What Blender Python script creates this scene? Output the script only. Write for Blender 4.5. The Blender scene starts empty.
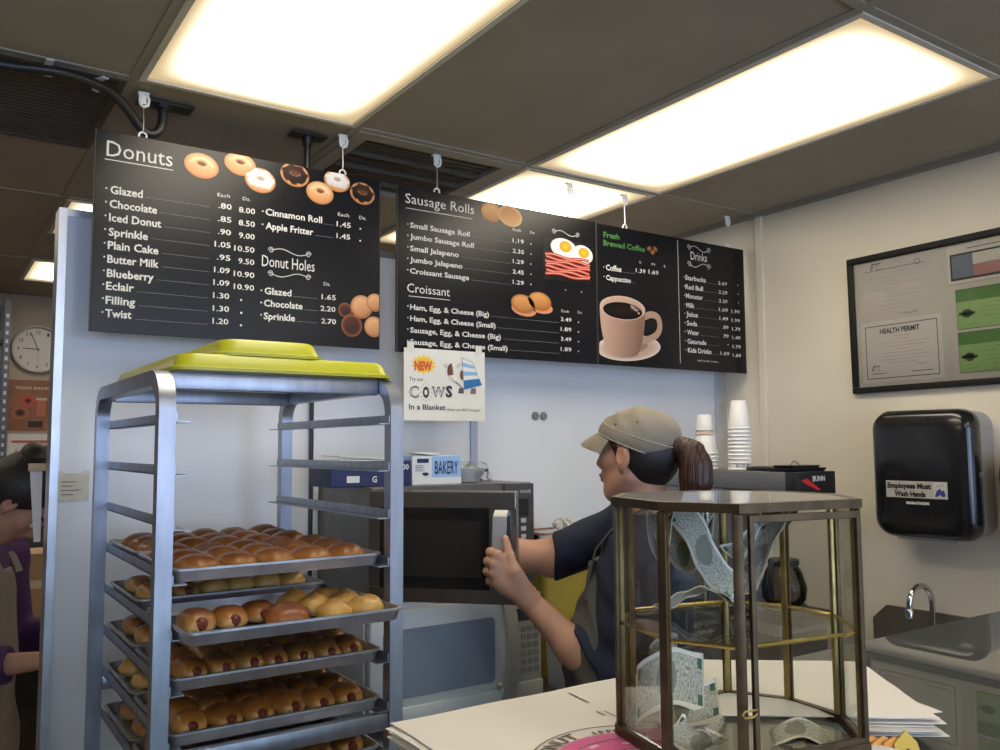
import bpy, bmesh, math, random
import numpy as np
from mathutils import Vector, Matrix, Euler
random.seed(7)
R = math.radians
SC = bpy.context.scene
COL = SC.collection
# ---------------------------------------------------------------- camera
cam_data = bpy.data.cameras.new('camera')
cam = bpy.data.objects.new('camera', cam_data); COL.objects.link(cam)
cam_data.sensor_width = 36.0
cam_data.lens = 36.0 * 856.36 / 1000.0
cam_data.clip_start = 0.01
PITCH, ROLL, YAW = 0.08241599, -0.00585953, 0.59461826
_f = Vector((math.sin(YAW)*math.cos(PITCH), math.cos(YAW)*math.cos(PITCH), math.sin(PITCH)))
_r = Vector((math.cos(YAW), -math.sin(YAW), 0.0)); _u = _r.cross(_f)
_r2 = math.cos(ROLL)*_r + math.sin(ROLL)*_u; _u2 = -math.sin(ROLL)*_r + math.cos(ROLL)*_u
cam.matrix_world = Matrix(((_r2.x,_u2.x,-_f.x,0.0),(_r2.y,_u2.y,-_f.y,0.0),(_r2.z,_u2.z,-_f.z,1.49),(0,0,0,1)))
SC.camera = cam
# ---------------------------------------------------------------- view, world, daylight
SC.view_settings.view_transform = 'Standard'
SC.view_settings.look = 'None'
SC.view_settings.gamma = 1.0
SC.view_settings.use_curve_mapping = False
SC.view_settings.exposure = 0.27
LENS_POWER = 8.0          # fluorescent troffers
DAY_POWER = 140.0          # daylight through the shop front windows
world = bpy.data.worlds.new('sky'); SC.world = world; world.use_nodes = True
_bg = world.node_tree.nodes['Background']
_bg.inputs[0].default_value = (0.62, 0.75, 1.0, 1); _bg.inputs[1].default_value = 1.0
def day_light(name, loc, size, power):
    d = bpy.data.lights.new(name, 'AREA'); d.shape = 'RECTANGLE'; d.size, d.size_y = size
    d.energy = power; d.color = (0.50, 0.65, 1.0)
    o = bpy.data.objects.new(name, d); COL.objects.link(o)
    o.location = loc; o.rotation_euler = (R(90), 0, 0)       # shines towards +Y, into the shop
    return o
day_light('daylight_window', (-1.15, -3.25, 1.45), (2.3, 1.8), DAY_POWER*0.55)
day_light('daylight_window', (1.55, -3.25, 1.45), (2.0, 1.8), DAY_POWER*0.45)

# ---------------------------------------------------------------- object bookkeeping
def tag(o, label=None, cat=None, group=None, kind=None):
    if label: o['label'] = label
    if cat: o['category'] = cat
    if group: o['group'] = group
    if kind: o['kind'] = kind
    return o
def thing(name, label, cat, loc=(0,0,0), rotz=0.0, group=None):
    o = bpy.data.objects.new(name, None); COL.objects.link(o)
    o.empty_display_size = 0.05
    o.location = loc; o.rotation_euler = (0, 0, rotz)
    return tag(o, label, cat, group)
def copy_tree(o, parent=None):
    c = o.copy(); COL.objects.link(c); c.parent = parent
    for ch in list(o.children): copy_tree(ch, c)
    return c

# ---------------------------------------------------------------- materials
MATS = {}
def mat(name, col, rough=0.5, metal=0.0, var=0.0, scale=20.0, bump=0.0, bscale=None, spec=0.5, coat=0.0, col2=None, stretch=None):
    if name in MATS: return MATS[name]
    m = bpy.data.materials.new(name); m.use_nodes = True; MATS[name] = m
    nt = m.node_tree; b = nt.nodes['Principled BSDF']
    b.inputs['Base Color'].default_value = (*col, 1); b.inputs['Roughness'].default_value = rough
    b.inputs['Metallic'].default_value = metal
    b.inputs['Specular IOR Level'].default_value = spec
    if coat: b.inputs['Coat Weight'].default_value = coat; b.inputs['Coat Roughness'].default_value = 0.1
    if var or bump or col2:
        tc = nt.nodes.new('ShaderNodeTexCoord'); src = tc.outputs['Object']
        if stretch:
            mp = nt.nodes.new('ShaderNodeMapping'); mp.inputs['Scale'].default_value = stretch
            nt.links.new(src, mp.inputs[0]); src = mp.outputs[0]
        nz = nt.nodes.new('ShaderNodeTexNoise'); nz.inputs['Scale'].default_value = scale; nz.inputs['Detail'].default_value = 4
        nt.links.new(src, nz.inputs['Vector'])
        if var or col2:
            rp = nt.nodes.new('ShaderNodeValToRGB')
            c2 = col2 if col2 else tuple(min(1, c*(1+var)) for c in col)
            c1 = col if col2 else tuple(c*(1-var) for c in col)
            rp.color_ramp.elements[0].position = 0.35; rp.color_ramp.elements[1].position = 0.65
            rp.color_ramp.elements[0].color = (*c1, 1); rp.color_ramp.elements[1].color = (*c2, 1)
            nt.links.new(nz.outputs['Fac'], rp.inputs[0]); nt.links.new(rp.outputs[0], b.inputs['Base Color'])
        if bump:
            bp = nt.nodes.new('ShaderNodeBump'); bp.inputs['Strength'].default_value = bump; bp.inputs['Distance'].default_value = 0.004
            h = nz
            if bscale:
                h = nt.nodes.new('ShaderNodeTexNoise'); h.inputs['Scale'].default_value = bscale; h.inputs['Detail'].default_value = 3
                nt.links.new(src, h.inputs['Vector'])
            nt.links.new(h.outputs['Fac'], bp.inputs['Height']); nt.links.new(bp.outputs[0], b.inputs['Normal'])
    return m
def colour_mat(name, rough=0.4, spec=0.4, bump=0.0, bscale=60, gamma=1.0):
    """reads a colour attribute: printed pictures, skin"""
    if name in MATS: return MATS[name]
    m = mat(name, (1,1,1), rough, spec=spec, bump=bump, scale=bscale)
    a = m.node_tree.nodes.new('ShaderNodeAttribute'); a.attribute_name = 'Col'
    gm = m.node_tree.nodes.new('ShaderNodeGamma'); gm.inputs[1].default_value = gamma; m.node_tree.links.new(a.outputs['Color'], gm.inputs[0])
    m.node_tree.links.new(gm.outputs[0], m.node_tree.nodes['Principled BSDF'].inputs['Base Color'])
    return m
def glass_mat(name, tint=(1,1,1), ior=1.5, rough=0.0, strength=1.0, haze=0.0):
    """thin pane: fresnel mix of clear and mirror"""
    if name in MATS: return MATS[name]
    m = bpy.data.materials.new(name); m.use_nodes = True; MATS[name] = m
    nt = m.node_tree; nt.nodes.clear()
    out = nt.nodes.new('ShaderNodeOutputMaterial'); mx = nt.nodes.new('ShaderNodeMixShader')
    t = nt.nodes.new('ShaderNodeBsdfTransparent'); t.inputs[0].default_value = (*tint, 1)
    g = nt.nodes.new('ShaderNodeBsdfGlossy'); g.inputs['Roughness'].default_value = rough
    fr = nt.nodes.new('ShaderNodeFresnel'); fr.inputs[0].default_value = ior
    ml = nt.nodes.new('ShaderNodeMath'); ml.operation = 'MULTIPLY'; ml.inputs[1].default_value = strength; ml.use_clamp = True
    nt.links.new(fr.outputs[0], ml.inputs[0]); nt.links.new(ml.outputs[0], mx.inputs[0])
    nt.links.new(t.outputs[0], mx.inputs[1]); nt.links.new(g.outputs[0], mx.inputs[2]); nt.links.new(mx.outputs[0], out.inputs[0])
    if haze:                                                  # even pale diffuse layer, added to lighten dark reflections in the glass
        df = nt.nodes.new('ShaderNodeBsdfDiffuse'); df.inputs[0].default_value = (0.62, 0.64, 0.64, 1)
        m2 = nt.nodes.new('ShaderNodeMixShader'); m2.inputs[0].default_value = haze
        nt.links.new(mx.outputs[0], m2.inputs[1]); nt.links.new(df.outputs[0], m2.inputs[2]); nt.links.new(m2.outputs[0], out.inputs[0])
    return m

# ---------------------------------------------------------------- mesh builder
class MB:
    def __init__(s): s.bm = bmesh.new(); s.cl = None
    def _merge(s, verts, faces, mi=0, col=None, M=None):
        vs = [s.bm.verts.new(M @ Vector(v) if M else v) for v in verts]
        if col is not None and s.cl is None: s.cl = s.bm.loops.layers.float_color.new('Col')
        for fi, f in enumerate(faces):
            try: fc = s.bm.faces.new([vs[i] for i in f])
            except ValueError: continue
            fc.material_index = mi
            if col is not None:
                for l, i in zip(fc.loops, f):
                    c = col[i] if isinstance(col, list) else col
                    l[s.cl] = (*c, 1)
        return s
    def box(s, c, d, bevel=0.0, mi=0, M=None, seg=2):
        b = bmesh.new(); bmesh.ops.create_cube(b, size=1.0)
        for v in b.verts: v.co = Vector((v.co.x*d[0], v.co.y*d[1], v.co.z*d[2]))
        if bevel: bmesh.ops.bevel(b, geom=list(b.edges), offset=min(bevel, min(d)*0.49), segments=seg, affect='EDGES', profile=0.5)
        for v in b.verts: v.co += Vector(c)
        return s._from(b, mi, M)
    def bb(s, lo, hi, bevel=0.0, mi=0, M=None):
        return s.box([(a+b)/2 for a, b in zip(lo, hi)], [b-a for a, b in zip(lo, hi)], bevel, mi, M)
    def _from(s, b, mi=0, M=None, col=None):
        b.verts.index_update()
        vs = [tuple(v.co) for v in b.verts]; fs = [[v.index for v in f.verts] for f in b.faces]
        b.free(); return s._merge(vs, fs, mi, col, M)
    def tube(s, pts, r, seg=10, mi=0, closed=False, M=None, flat=None):
        """swept circle (or flat=(w,h) rectangle) along a polyline"""
        P = [Vector(p) for p in pts]; n = len(P); vs = []; fs = []
        rad = r if isinstance(r, (list, tuple)) else [r]*n
        prev = None
        for i, p in enumerate(P):
            if closed: t = (P[(i+1) % n]-P[i-1]).normalized()
            else: t = (P[min(i+1, n-1)]-P[max(i-1, 0)]).normalized()
            if prev is None:
                a = Vector((0,0,1)) if abs(t.z) < 0.9 else Vector((1,0,0))
                u = t.cross(a).normalized()
            else: u = (prev - t*prev.dot(t)).normalized()
            prev = u; w = t.cross(u)
            if flat:
                for a, b in ((1,1),(-1,1),(-1,-1),(1,-1)): vs.append(p+u*a*flat[0]/2+w*b*flat[1]/2)
            else:
                for k in range(seg):
                    an = 2*math.pi*k/seg; vs.append(p+(u*math.cos(an)+w*math.sin(an))*rad[i])
        sg = 4 if flat else seg
        for i in range(n if closed else n-1):
            j = (i+1) % n
            for k in range(sg):
                l = (k+1) % sg; fs.append([i*sg+k, j*sg+k, j*sg+l, i*sg+l][::-1])
        if not closed:
            fs.append([k for k in range(sg)]); fs.append([(n-1)*sg+k for k in range(sg)][::-1])
        return s._merge(vs, fs, mi, None, M)
    def lathe(s, prof, c=(0,0,0), seg=24, mi=0, M=None, close=False):
        vs = []; fs = []; n = len(prof)
        for r_, z in prof:
            for k in range(seg):
                a = 2*math.pi*k/seg; vs.append((c[0]+r_*math.cos(a), c[1]+r_*math.sin(a), c[2]+z))
        for i in range(n-1 if not close else n):
            j = (i+1) % n
            for k in range(seg):
                l = (k+1) % seg; fs.append([i*seg+k, i*seg+l, j*seg+l, j*seg+k])
        if not close:
            if prof[0][0] > 1e-6: fs.append([k for k in range(seg)][::-1])
            if prof[-1][0] > 1e-6: fs.append([(n-1)*seg+k for k in range(seg)])
        return s._merge(vs, fs, mi, None, M)
    def loft(s, rings, mi=0, M=None, cap0=True, cap1=True, nc=5):
        """rings of rounded rectangles (hx, hy, radius, z[, cx, cy])"""
        vs = []; fs = []; sg = 4*nc
        for rg in rings:
            hx, hy, r_, z = rg[:4]; cx, cy = rg[4:6] if len(rg) > 4 else (0, 0)
            r_ = max(min(r_, hx*0.999, hy*0.999), 1e-5)
            for q, (sx, sy) in enumerate(((1,1),(-1,1),(-1,-1),(1,-1))):
                for k in range(nc):
                    a = (q + k/(nc-1))*math.pi/2
                    vs.append((cx+sx*(hx-r_)+r_*math.cos(a), cy+sy*(hy-r_)+r_*math.sin(a), z))
        for i in range(len(rings)-1):
            for k in range(sg):
                l = (k+1) % sg; fs.append([i*sg+k, i*sg+l, (i+1)*sg+l, (i+1)*sg+k])
        if cap0: fs.append([k for k in range(sg)][::-1])
        if cap1: fs.append([(len(rings)-1)*sg+k for k in range(sg)])
        return s._merge(vs, fs, mi, None, M)
    def prism(s, poly, z0, z1, mi=0, M=None):
        n = len(poly); vs = [(x, y, z0) for x, y in poly]+[(x, y, z1) for x, y in poly]
        fs = [list(range(n))[::-1], list(range(n, 2*n))]+[[i, (i+1) % n, n+(i+1) % n, n+i] for i in range(n)]
        return s._merge(vs, fs, mi, None, M)
    def ball(s, c, r, seg=16, rings=10, mi=0, M=None):
        rr = r if isinstance(r, (tuple, list)) else (r, r, r)
        vs = [(c[0], c[1], c[2]-rr[2])]; fs = []
        for i in range(1, rings):
            p = -math.pi/2+math.pi*i/rings
            for k in range(seg):
                a = 2*math.pi*k/seg
                vs.append((c[0]+rr[0]*math.cos(p)*math.cos(a), c[1]+rr[1]*math.cos(p)*math.sin(a), c[2]+rr[2]*math.sin(p)))
        vs.append((c[0], c[1], c[2]+rr[2])); T = len(vs)-1
        for k in range(seg):
            l = (k+1) % seg; fs.append([0, 1+l, 1+k]); fs.append([T, T-seg+k, T-seg+l])
        for i in range(rings-2):
            for k in range(seg):
                l = (k+1) % seg; a = 1+i*seg; fs.append([a+k, a+l, a+seg+l, a+seg+k])
        return s._merge(vs, fs, mi, None, M)
    def quad(s, a, b, c, d, mi=0, col=None, M=None):
        return s._merge([a, b, c, d], [[0,1,2,3]], mi, col, M)
    def build(s, name, mats, parent=None, loc=None, rot=None, smooth=35, **kw):
        me = bpy.data.meshes.new(name); s.bm.normal_update(); s.bm.to_mesh(me); s.bm.free()
        for m in (mats if isinstance(mats, (list, tuple)) else [mats]): me.materials.append(m)
        return link(name, me, parent, loc, rot, smooth, **kw)
def link(name, me, parent=None, loc=None, rot=None, smooth=35, label=None, cat=None, group=None, kind=None):
    o = bpy.data.objects.new(name, me); COL.objects.link(o)
    if parent: o.parent = parent
    if loc: o.location = loc
    if rot: o.rotation_euler = rot
    if smooth:
        me.shade_smooth(); me.set_sharp_from_angle(angle=R(smooth))
    return tag(o, label, cat, group, kind)

# ---------------------------------------------------------------- lettering
_TXT = {}
def glyphs(t, bold):
    k = (t, bold)
    if k not in _TXT:
        cu = bpy.data.curves.new('t', 'FONT'); cu.body = t; cu.size = 1.0; cu.offset = bold; cu.resolution_u = 2
        o = bpy.data.objects.new('t', cu); me = bpy.data.meshes.new_from_object(o)
        V = [tuple(v.co) for v in me.vertices]; F = [list(p.vertices) for p in me.polygons]
        bpy.data.objects.remove(o); bpy.data.curves.remove(cu); bpy.data.meshes.remove(me)
        _TXT[k] = (V, F)
    return _TXT[k]
CAP = max(v[1] for v in glyphs('H', 0.0)[0])
def write(mb, t, x0, x1, yc, cap, M, bold=0.012, z=0.0, mi=0, col=None):
    """text between x0 and x1 on the plane of M (local x right, local y up)"""
    V, F = glyphs(t, bold)
    if not V: return
    a = min(v[0] for v in V); b = max(v[0] for v in V)
    sy = cap/CAP; sx = (x1-x0)/(b-a) if x1 is not None else sy
    if t == '.':
        r_ = cap/2; mb._merge([(x0-r_, yc-r_, z), (x0+r_, yc-r_, z), (x0+r_, yc+r_, z), (x0-r_, yc+r_, z)], [[0,1,2,3]], mi, col, M); return
    mb._merge([(x0+(v[0]-a)*sx, yc-cap/2+v[1]*sy, z) for v in V], F, mi, col, M)

# ---------------------------------------------------------------- implicit surfaces for soft bodies
def cone(a, b, ra, rb, k=0.02, op='u'): return ('c', np.array(a, float), np.array(b, float), ra, rb, k, op)
def ell(c, r, axes=None, k=0.02, op='u'): return ('e', np.array(c, float), np.array(r, float), np.eye(3) if axes is None else np.array(axes, float), None, k, op)
def plane(p, n, k=0.004): return ('p', np.array(p, float), np.array(n, float), None, None, k, 'i')   # keeps the side behind n
def chain(pts, rads, k=0.02): return [cone(pts[i], pts[i+1], rads[i], rads[i+1], k) for i in range(len(pts)-1)]
def sdf(prims, vox):
    lo = np.full(3, 1e9); hi = -lo.copy()
    for p in prims:
        if p[6] != 'u': continue
        if p[0] == 'c': l = np.minimum(p[1]-p[3], p[2]-p[4]); h = np.maximum(p[1]+p[3], p[2]+p[4])
        else: e = np.sqrt(((p[3].T*p[2])**2).sum(1)); l = p[1]-e; h = p[1]+e
        lo = np.minimum(lo, l); hi = np.maximum(hi, h)
    lo -= 4*vox; hi += 4*vox
    n = np.ceil((hi-lo)/vox).astype(int)+1
    ax = [lo[i]+vox*np.arange(n[i]) for i in range(3)]
    D = np.full(n, 1.0, np.float32)
    for p in prims:
        k = p[5]
        if p[0] == 'p':
            d = ((ax[0]-p[1][0])*p[2][0])[:,None,None]+((ax[1]-p[1][1])*p[2][1])[None,:,None]+((ax[2]-p[1][2])*p[2][2])[None,None,:]
            D = np.maximum(D, d.astype(np.float32)); continue
        if p[0] == 'c': l = np.minimum(p[1]-p[3], p[2]-p[4]); h = np.maximum(p[1]+p[3], p[2]+p[4])
        else: e = np.sqrt(((p[3].T*p[2])**2).sum(1)); l = p[1]-e; h = p[1]+e
        m = k+4*vox
        sl = []
        for i in range(3):
            a = max(0, int((l[i]-m-lo[i])/vox)); b = min(n[i], int((h[i]+m-lo[i])/vox)+2); sl.append(slice(a, b))
        X = ax[0][sl[0]][:,None,None]; Y = ax[1][sl[1]][None,:,None]; Z = ax[2][sl[2]][None,None,:]
        if p[0] == 'c':
            ba = p[2]-p[1]; L2 = max(ba@ba, 1e-12)
            t = np.clip(((X-p[1][0])*ba[0]+(Y-p[1][1])*ba[1]+(Z-p[1][2])*ba[2])/L2, 0, 1)
            d = np.sqrt((X-p[1][0]-t*ba[0])**2+(Y-p[1][1]-t*ba[1])**2+(Z-p[1][2]-t*ba[2])**2)-(p[3]+(p[4]-p[3])*t)
        else:
            q = [(X-p[1][0])*p[3][i][0]+(Y-p[1][1])*p[3][i][1]+(Z-p[1][2])*p[3][i][2] for i in range(3)]
            k0 = np.sqrt(sum((q[i]/p[2][i])**2 for i in range(3))); k1 = np.sqrt(sum((q[i]/p[2][i]**2)**2 for i in range(3)))
            d = k0*(k0-1)/np.maximum(k1, 1e-6)
        A = D[sl[0], sl[1], sl[2]]
        if p[6] == 's': A, d = -A, d
        hh = np.maximum(k-np.abs(A-d), 0)/k
        res = np.minimum(A, d)-hh*hh*k*0.25
        D[sl[0], sl[1], sl[2]] = -res if p[6] == 's' else res
    return D, lo
def nets(D, lo, vox):
    S = D < 0; n = np.array(D.shape)
    c = [S[i:n[0]-1+i, j:n[1]-1+j, k:n[2]-1+k] for i in (0,1) for j in (0,1) for k in (0,1)]
    al = c[0].copy(); an = c[0].copy()
    for q in c[1:]: al &= q; an |= q
    I = np.argwhere(an & ~al); idx = np.full(n-1, -1); idx[I[:,0], I[:,1], I[:,2]] = np.arange(len(I))
    off = [(i,j,k) for i in (0,1) for j in (0,1) for k in (0,1)]
    val = np.array([D[I[:,0]+o[0], I[:,1]+o[1], I[:,2]+o[2]] for o in off])
    acc = np.zeros((len(I), 3)); cnt = np.zeros(len(I))
    for a in range(8):
        for b in range(a+1, 8):
            if sum(abs(off[a][i]-off[b][i]) for i in range(3)) != 1: continue
            m = (val[a] < 0) != (val[b] < 0); t = np.where(m, val[a]/np.where(m, val[a]-val[b], 1), 0)
            p = np.array(off[a])[None]+t[:,None]*(np.array(off[b])-np.array(off[a]))[None]
            acc += p*m[:,None]; cnt += m
    V = lo+(I+acc/cnt[:,None])*vox
    F = []
    for d in range(3):
        e, f = (d+1) % 3, (d+2) % 3
        a = [slice(None)]*3; b = [slice(None)]*3; a[d] = slice(0, n[d]-1); b[d] = slice(1, n[d])
        df = S[tuple(a)] != S[tuple(b)]; E = np.argwhere(df)
        E = E[(E[:,e] > 0) & (E[:,f] > 0) & (E[:,e] < n[e]-1) & (E[:,f] < n[f]-1)]
        ins = S[E[:,0], E[:,1], E[:,2]]
        ue = np.zeros(3, int); ue[e] = 1; uf = np.zeros(3, int); uf[f] = 1
        q = [E-ue-uf, E-uf, E, E-ue]
        Q = np.stack([idx[x[:,0], x[:,1], x[:,2]] for x in q], 1)
        Q[~ins] = Q[~ins][:, ::-1]; F.append(Q)
    F = np.concatenate(F)
    return V, F[(F >= 0).all(1)]
def soft(name, prims, vox, mats, parent=None, paint=None, warp=None, **kw):
    D, lo = sdf(prims, vox); V, F = nets(D, lo, vox)
    for _ in range(2):                                        # light smoothing
        acc = np.zeros_like(V); cnt = np.zeros(len(V))
        for i in range(4):
            np.add.at(acc, F[:,i], V[F[:,(i+1) % 4]]); np.add.at(cnt, F[:,i], 1)
            np.add.at(acc, F[:,i], V[F[:,(i-1) % 4]]); np.add.at(cnt, F[:,i], 1)
        V = 0.5*V+0.5*acc/np.maximum(cnt, 1)[:,None]
    if warp is not None: V = warp(V)
    me = bpy.data.meshes.new(name); me.from_pydata(V.tolist(), [], F.tolist())
    for m in (mats if isinstance(mats, (list, tuple)) else [mats]): me.materials.append(m)
    if paint is not None:
        at = me.color_attributes.new('Col', 'FLOAT_COLOR', 'POINT'); C = np.ones((len(V), 4)); C[:, :3] = paint(V)
        at.data.foreach_set('color', C.ravel())
    return link(name, me, parent, smooth=180, **kw)

def placeM(o, x, y, z=(0,0,1)):
    """matrix of a drawing plane: origin o, local x, local y"""
    x = Vector(x).normalized(); y = Vector(y).normalized(); n = x.cross(y)
    return Matrix(((x.x,y.x,n.x,o[0]),(x.y,y.y,n.y,o[1]),(x.z,y.z,n.z,o[2]),(0,0,0,1)))
# ================================================================ THE SETTING
ZC = 2.44
M_tile = mat('ceiling_tile', (0.33,0.295,0.235), 0.85, var=0.06, scale=3, bump=0.12, bscale=220)
M_grid = mat('grid_metal', (0.31,0.28,0.225), 0.7)
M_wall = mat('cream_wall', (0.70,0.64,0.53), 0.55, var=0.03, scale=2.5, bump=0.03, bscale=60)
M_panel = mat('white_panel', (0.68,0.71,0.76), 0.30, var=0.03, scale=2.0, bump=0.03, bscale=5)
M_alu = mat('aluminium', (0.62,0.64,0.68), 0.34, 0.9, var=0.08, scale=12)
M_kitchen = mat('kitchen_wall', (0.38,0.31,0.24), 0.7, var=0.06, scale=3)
M_floor = mat('floor_tile', (0.26,0.20,0.16), 0.5, var=0.15, scale=6)
M_black = mat('black_plastic', (0.012,0.012,0.014), 0.38)
M_white_pl = mat('white_plastic', (0.75,0.74,0.70), 0.45)
M_dark = mat('dark_metal', (0.035,0.032,0.03), 0.5, 0.3)
M_steel = mat('stainless', (0.52,0.52,0.53), 0.33, 1.0, var=0.06, scale=30, stretch=(1,1,12))
M_print = colour_mat('printed_colour', 0.38, 0.3, gamma=1.25)
M_glass = glass_mat('clear_glass', (0.97,0.985,0.975))

b = MB(); b.bb((-3.3,-3.2,-0.1),(2.95,6.15,0.0)); b.build('floor', M_floor, kind='structure', smooth=0)
XL = [-3.2,-2.717,-2.09,-1.462,-0.834,-0.207,0.421,1.049,1.676,2.304,2.85]
YL = [-3.0,-2.75,-1.485,-0.22,1.045,2.31,3.575,4.84,6.05]
FULL = [(1.676,1.045),(0.421,1.045),(1.676,2.31),(-0.834,-1.485),(0.421,-1.485),(1.676,-1.485),(-2.09,1.045)]      # 2 x 4 troffers; the unseen customer-side row is added to brighten the counter
HALF = {(0.421,3.575):'light',(0.421,4.84):'light',(-0.834,3.575):'light',(1.049,2.31):'louvre',(-0.207,2.31):'perforated'}
tiles = MB(); bars = MB(); lights = []; vents = []
for i in range(len(XL)-1):
    for j in range(len(YL)-1):
        k = (XL[i], YL[j]); x0, x1, y0, y1 = XL[i]+.008, XL[i+1]-.008, YL[j]+.008, YL[j+1]-.008
        if k in FULL: lights.append((x0,x1,y0,y1)); continue
        if k in HALF:
            ym = YL[j]+0.632
            (lights if HALF[k] == 'light' else vents).append((x0,x1,y0,ym-.008) if HALF[k] == 'light' else (HALF[k],x0,x1,y0,ym-.008))
            bars.bb((XL[i],ym-.011,ZC+.001),(XL[i+1],ym+.011,ZC+.02)); y0 = ym+.008
        tiles.bb((x0,y0,ZC+.006),(x1,y1,ZC+.02))
tiles.bb((-3.3,-3.2,ZC+.14),(2.95,6.15,ZC+.2))
ceil = tiles.build('ceiling', M_tile, kind='structure', smooth=0)
for x in XL[1:-1]: bars.bb((x-.012,-3.0,ZC+.002),(x+.012,6.05,ZC+.02))
for y in YL[1:-1]: bars.bb((-3.2,y-.012,ZC+.0015),(2.85,y+.012,ZC+.02))
bars.build('ceiling_grid', M_grid, ceil, smooth=0)
# troffers
def lens_mat():
    m = bpy.data.materials.new('lit_lens'); m.use_nodes = True; nt = m.node_tree; nt.nodes.clear()
    N = nt.nodes.new; L = nt.links.new
    out = N('ShaderNodeOutputMaterial'); em = N('ShaderNodeEmission'); tc = N('ShaderNodeTexCoord'); sp = N('ShaderNodeSeparateXYZ')
    L(tc.outputs['Generated'], sp.inputs[0])
    def mth(op, a, b=None, c=False):
        n = N('ShaderNodeMath'); n.operation = op; n.use_clamp = c
        for i, v in enumerate((a, b)):
            if v is None: continue
            if isinstance(v, (int, float)): n.inputs[i].default_value = v
            else: L(v, n.inputs[i])
        return n.outputs[0]
    def edge(o, p): return mth('SUBTRACT', 1.0, mth('POWER', mth('ABSOLUTE', mth('MULTIPLY_ADD', o, 2.0)), p), True)
    def cen(o):
        n = N('ShaderNodeMath'); n.operation = 'MULTIPLY_ADD'; L(o, n.inputs[0]); n.inputs[1].default_value = 2.0; n.inputs[2].default_value = -1.0; return n.outputs[0]
    ex = mth('SUBTRACT', 1.0, mth('POWER', mth('ABSOLUTE', cen(sp.outputs[0])), 3.2), True)
    ey = mth('SUBTRACT', 1.0, mth('POWER', mth('ABSOLUTE', cen(sp.outputs[1])), 7.0), True)
    g = mth('MULTIPLY', ex, ey, True)
    rp = N('ShaderNodeValToRGB'); L(g, rp.inputs[0])
    rp.color_ramp.elements[0].color = (1.0,0.74,0.40,1); rp.color_ramp.elements[1].color = (1.0,0.90,0.72,1); rp.color_ramp.elements[1].position = 0.6
    L(rp.outputs[0], em.inputs[0])
    g2 = mth('POWER', g, 2.0)
    L(mth('ADD', mth('MULTIPLY', g2, LENS_POWER), 0.55), em.inputs[1]); L(em.outputs[0], out.inputs[0])
    return m
M_lens = lens_mat()
M_fix = mat('fixture_white', (0.62,0.59,0.50), 0.5)
LLAB = {(1.68,1.05):'long lit fluorescent ceiling panel over the worker and the framed papers',
 (0.43,1.05):'long lit fluorescent ceiling panel above the donut menu board and the rack',
 (1.68,2.32):'lit fluorescent ceiling panel half hidden behind the sausage roll menu board',
 (0.43,3.58):'square lit ceiling panel in the kitchen, just over the white partition top',
 (0.43,4.85):'square lit ceiling panel in the kitchen above the wall clock'}
for n, (x0,x1,y0,y1) in enumerate(lights):
    lab = LLAB.get((round(x0,2), round(y0,2)), ('lit ceiling panel over the customer side, %s' % ('at the left wall','left of the middle','in the middle','at the cream wall','over the kitchen oven','far left')[n % 6]))
    t = thing('ceiling_light', lab, 'ceiling light', ((x0+x1)/2,(y0+y1)/2,ZC), 0, 'fluorescent ceiling lights')
    hx, hy = (x1-x0)/2-.002, (y1-y0)/2-.002
    f = MB(); w = .016
    f.bb((-hx,-hy,-.003),(hx,-hy+w,.02)); f.bb((-hx,hy-w,-.003),(hx,hy,.02)); f.bb((-hx,-hy+w,-.003),(-hx+w,hy-w,.02)); f.bb((hx-w,-hy+w,-.003),(hx,hy-w,.02))
    f.bb((-hx,-hy,.02),(hx,hy,.09))
    f.build('frame', M_fix, t, smooth=0)
    l = MB(); l.bb((-hx+w,-hy+w,.004),(hx-w,hy-w,.012)); l.build('lens', M_lens, t, smooth=0)
# vents
M_vent = mat('vent_brown', (0.10,0.08,0.06), 0.6, 0.2)
for kind, x0,x1,y0,y1 in vents:
    hx, hy = (x1-x0)/2-.004, (y1-y0)/2-.004
    lab = 'dark louvred air vent in the ceiling between the two menu boards' if kind == 'louvre' else 'dark perforated air return panel in the ceiling under the black conduit'
    t = thing('ceiling_vent', lab, 'air vent', ((x0+x1)/2,(y0+y1)/2,ZC), 0, 'ceiling vents')
    f = MB(); w = .05 if kind == 'louvre' else .02
    f.bb((-hx,-hy,-.002),(hx,-hy+w,.03)); f.bb((-hx,hy-w,-.002),(hx,hy,.03)); f.bb((-hx,-hy+w,-.002),(-hx+w,hy-w,.03)); f.bb((hx-w,-hy+w,-.002),(hx,hy-w,.03))
    f.build('frame', M_grid if kind == 'louvre' else M_vent, t, smooth=0)
    g = MB()
    if kind == 'louvre':
        g.bb((-hx,-hy,.05),(hx,hy,.06))
        y = -hy+w
        while y < hy-w:
            g.box((0,y+.012,.016),(2*(hx-w),.018,.003),M=None); y += .03
        for y in (-.11,.02,.15): g.bb((-hx+w,y,-.001),(hx-w,y+.01,.025))
    else:
        g.bb((-hx+w,-hy+w,.004),(hx-w,hy-w,.012))
        for q in range(22):
            y = -hy+w+.012+q*.0255; g.bb((-hx+w,y,.001),(hx-w,y+.011,.0042))
    g.build('grille', M_vent, t, smooth=0)
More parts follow.
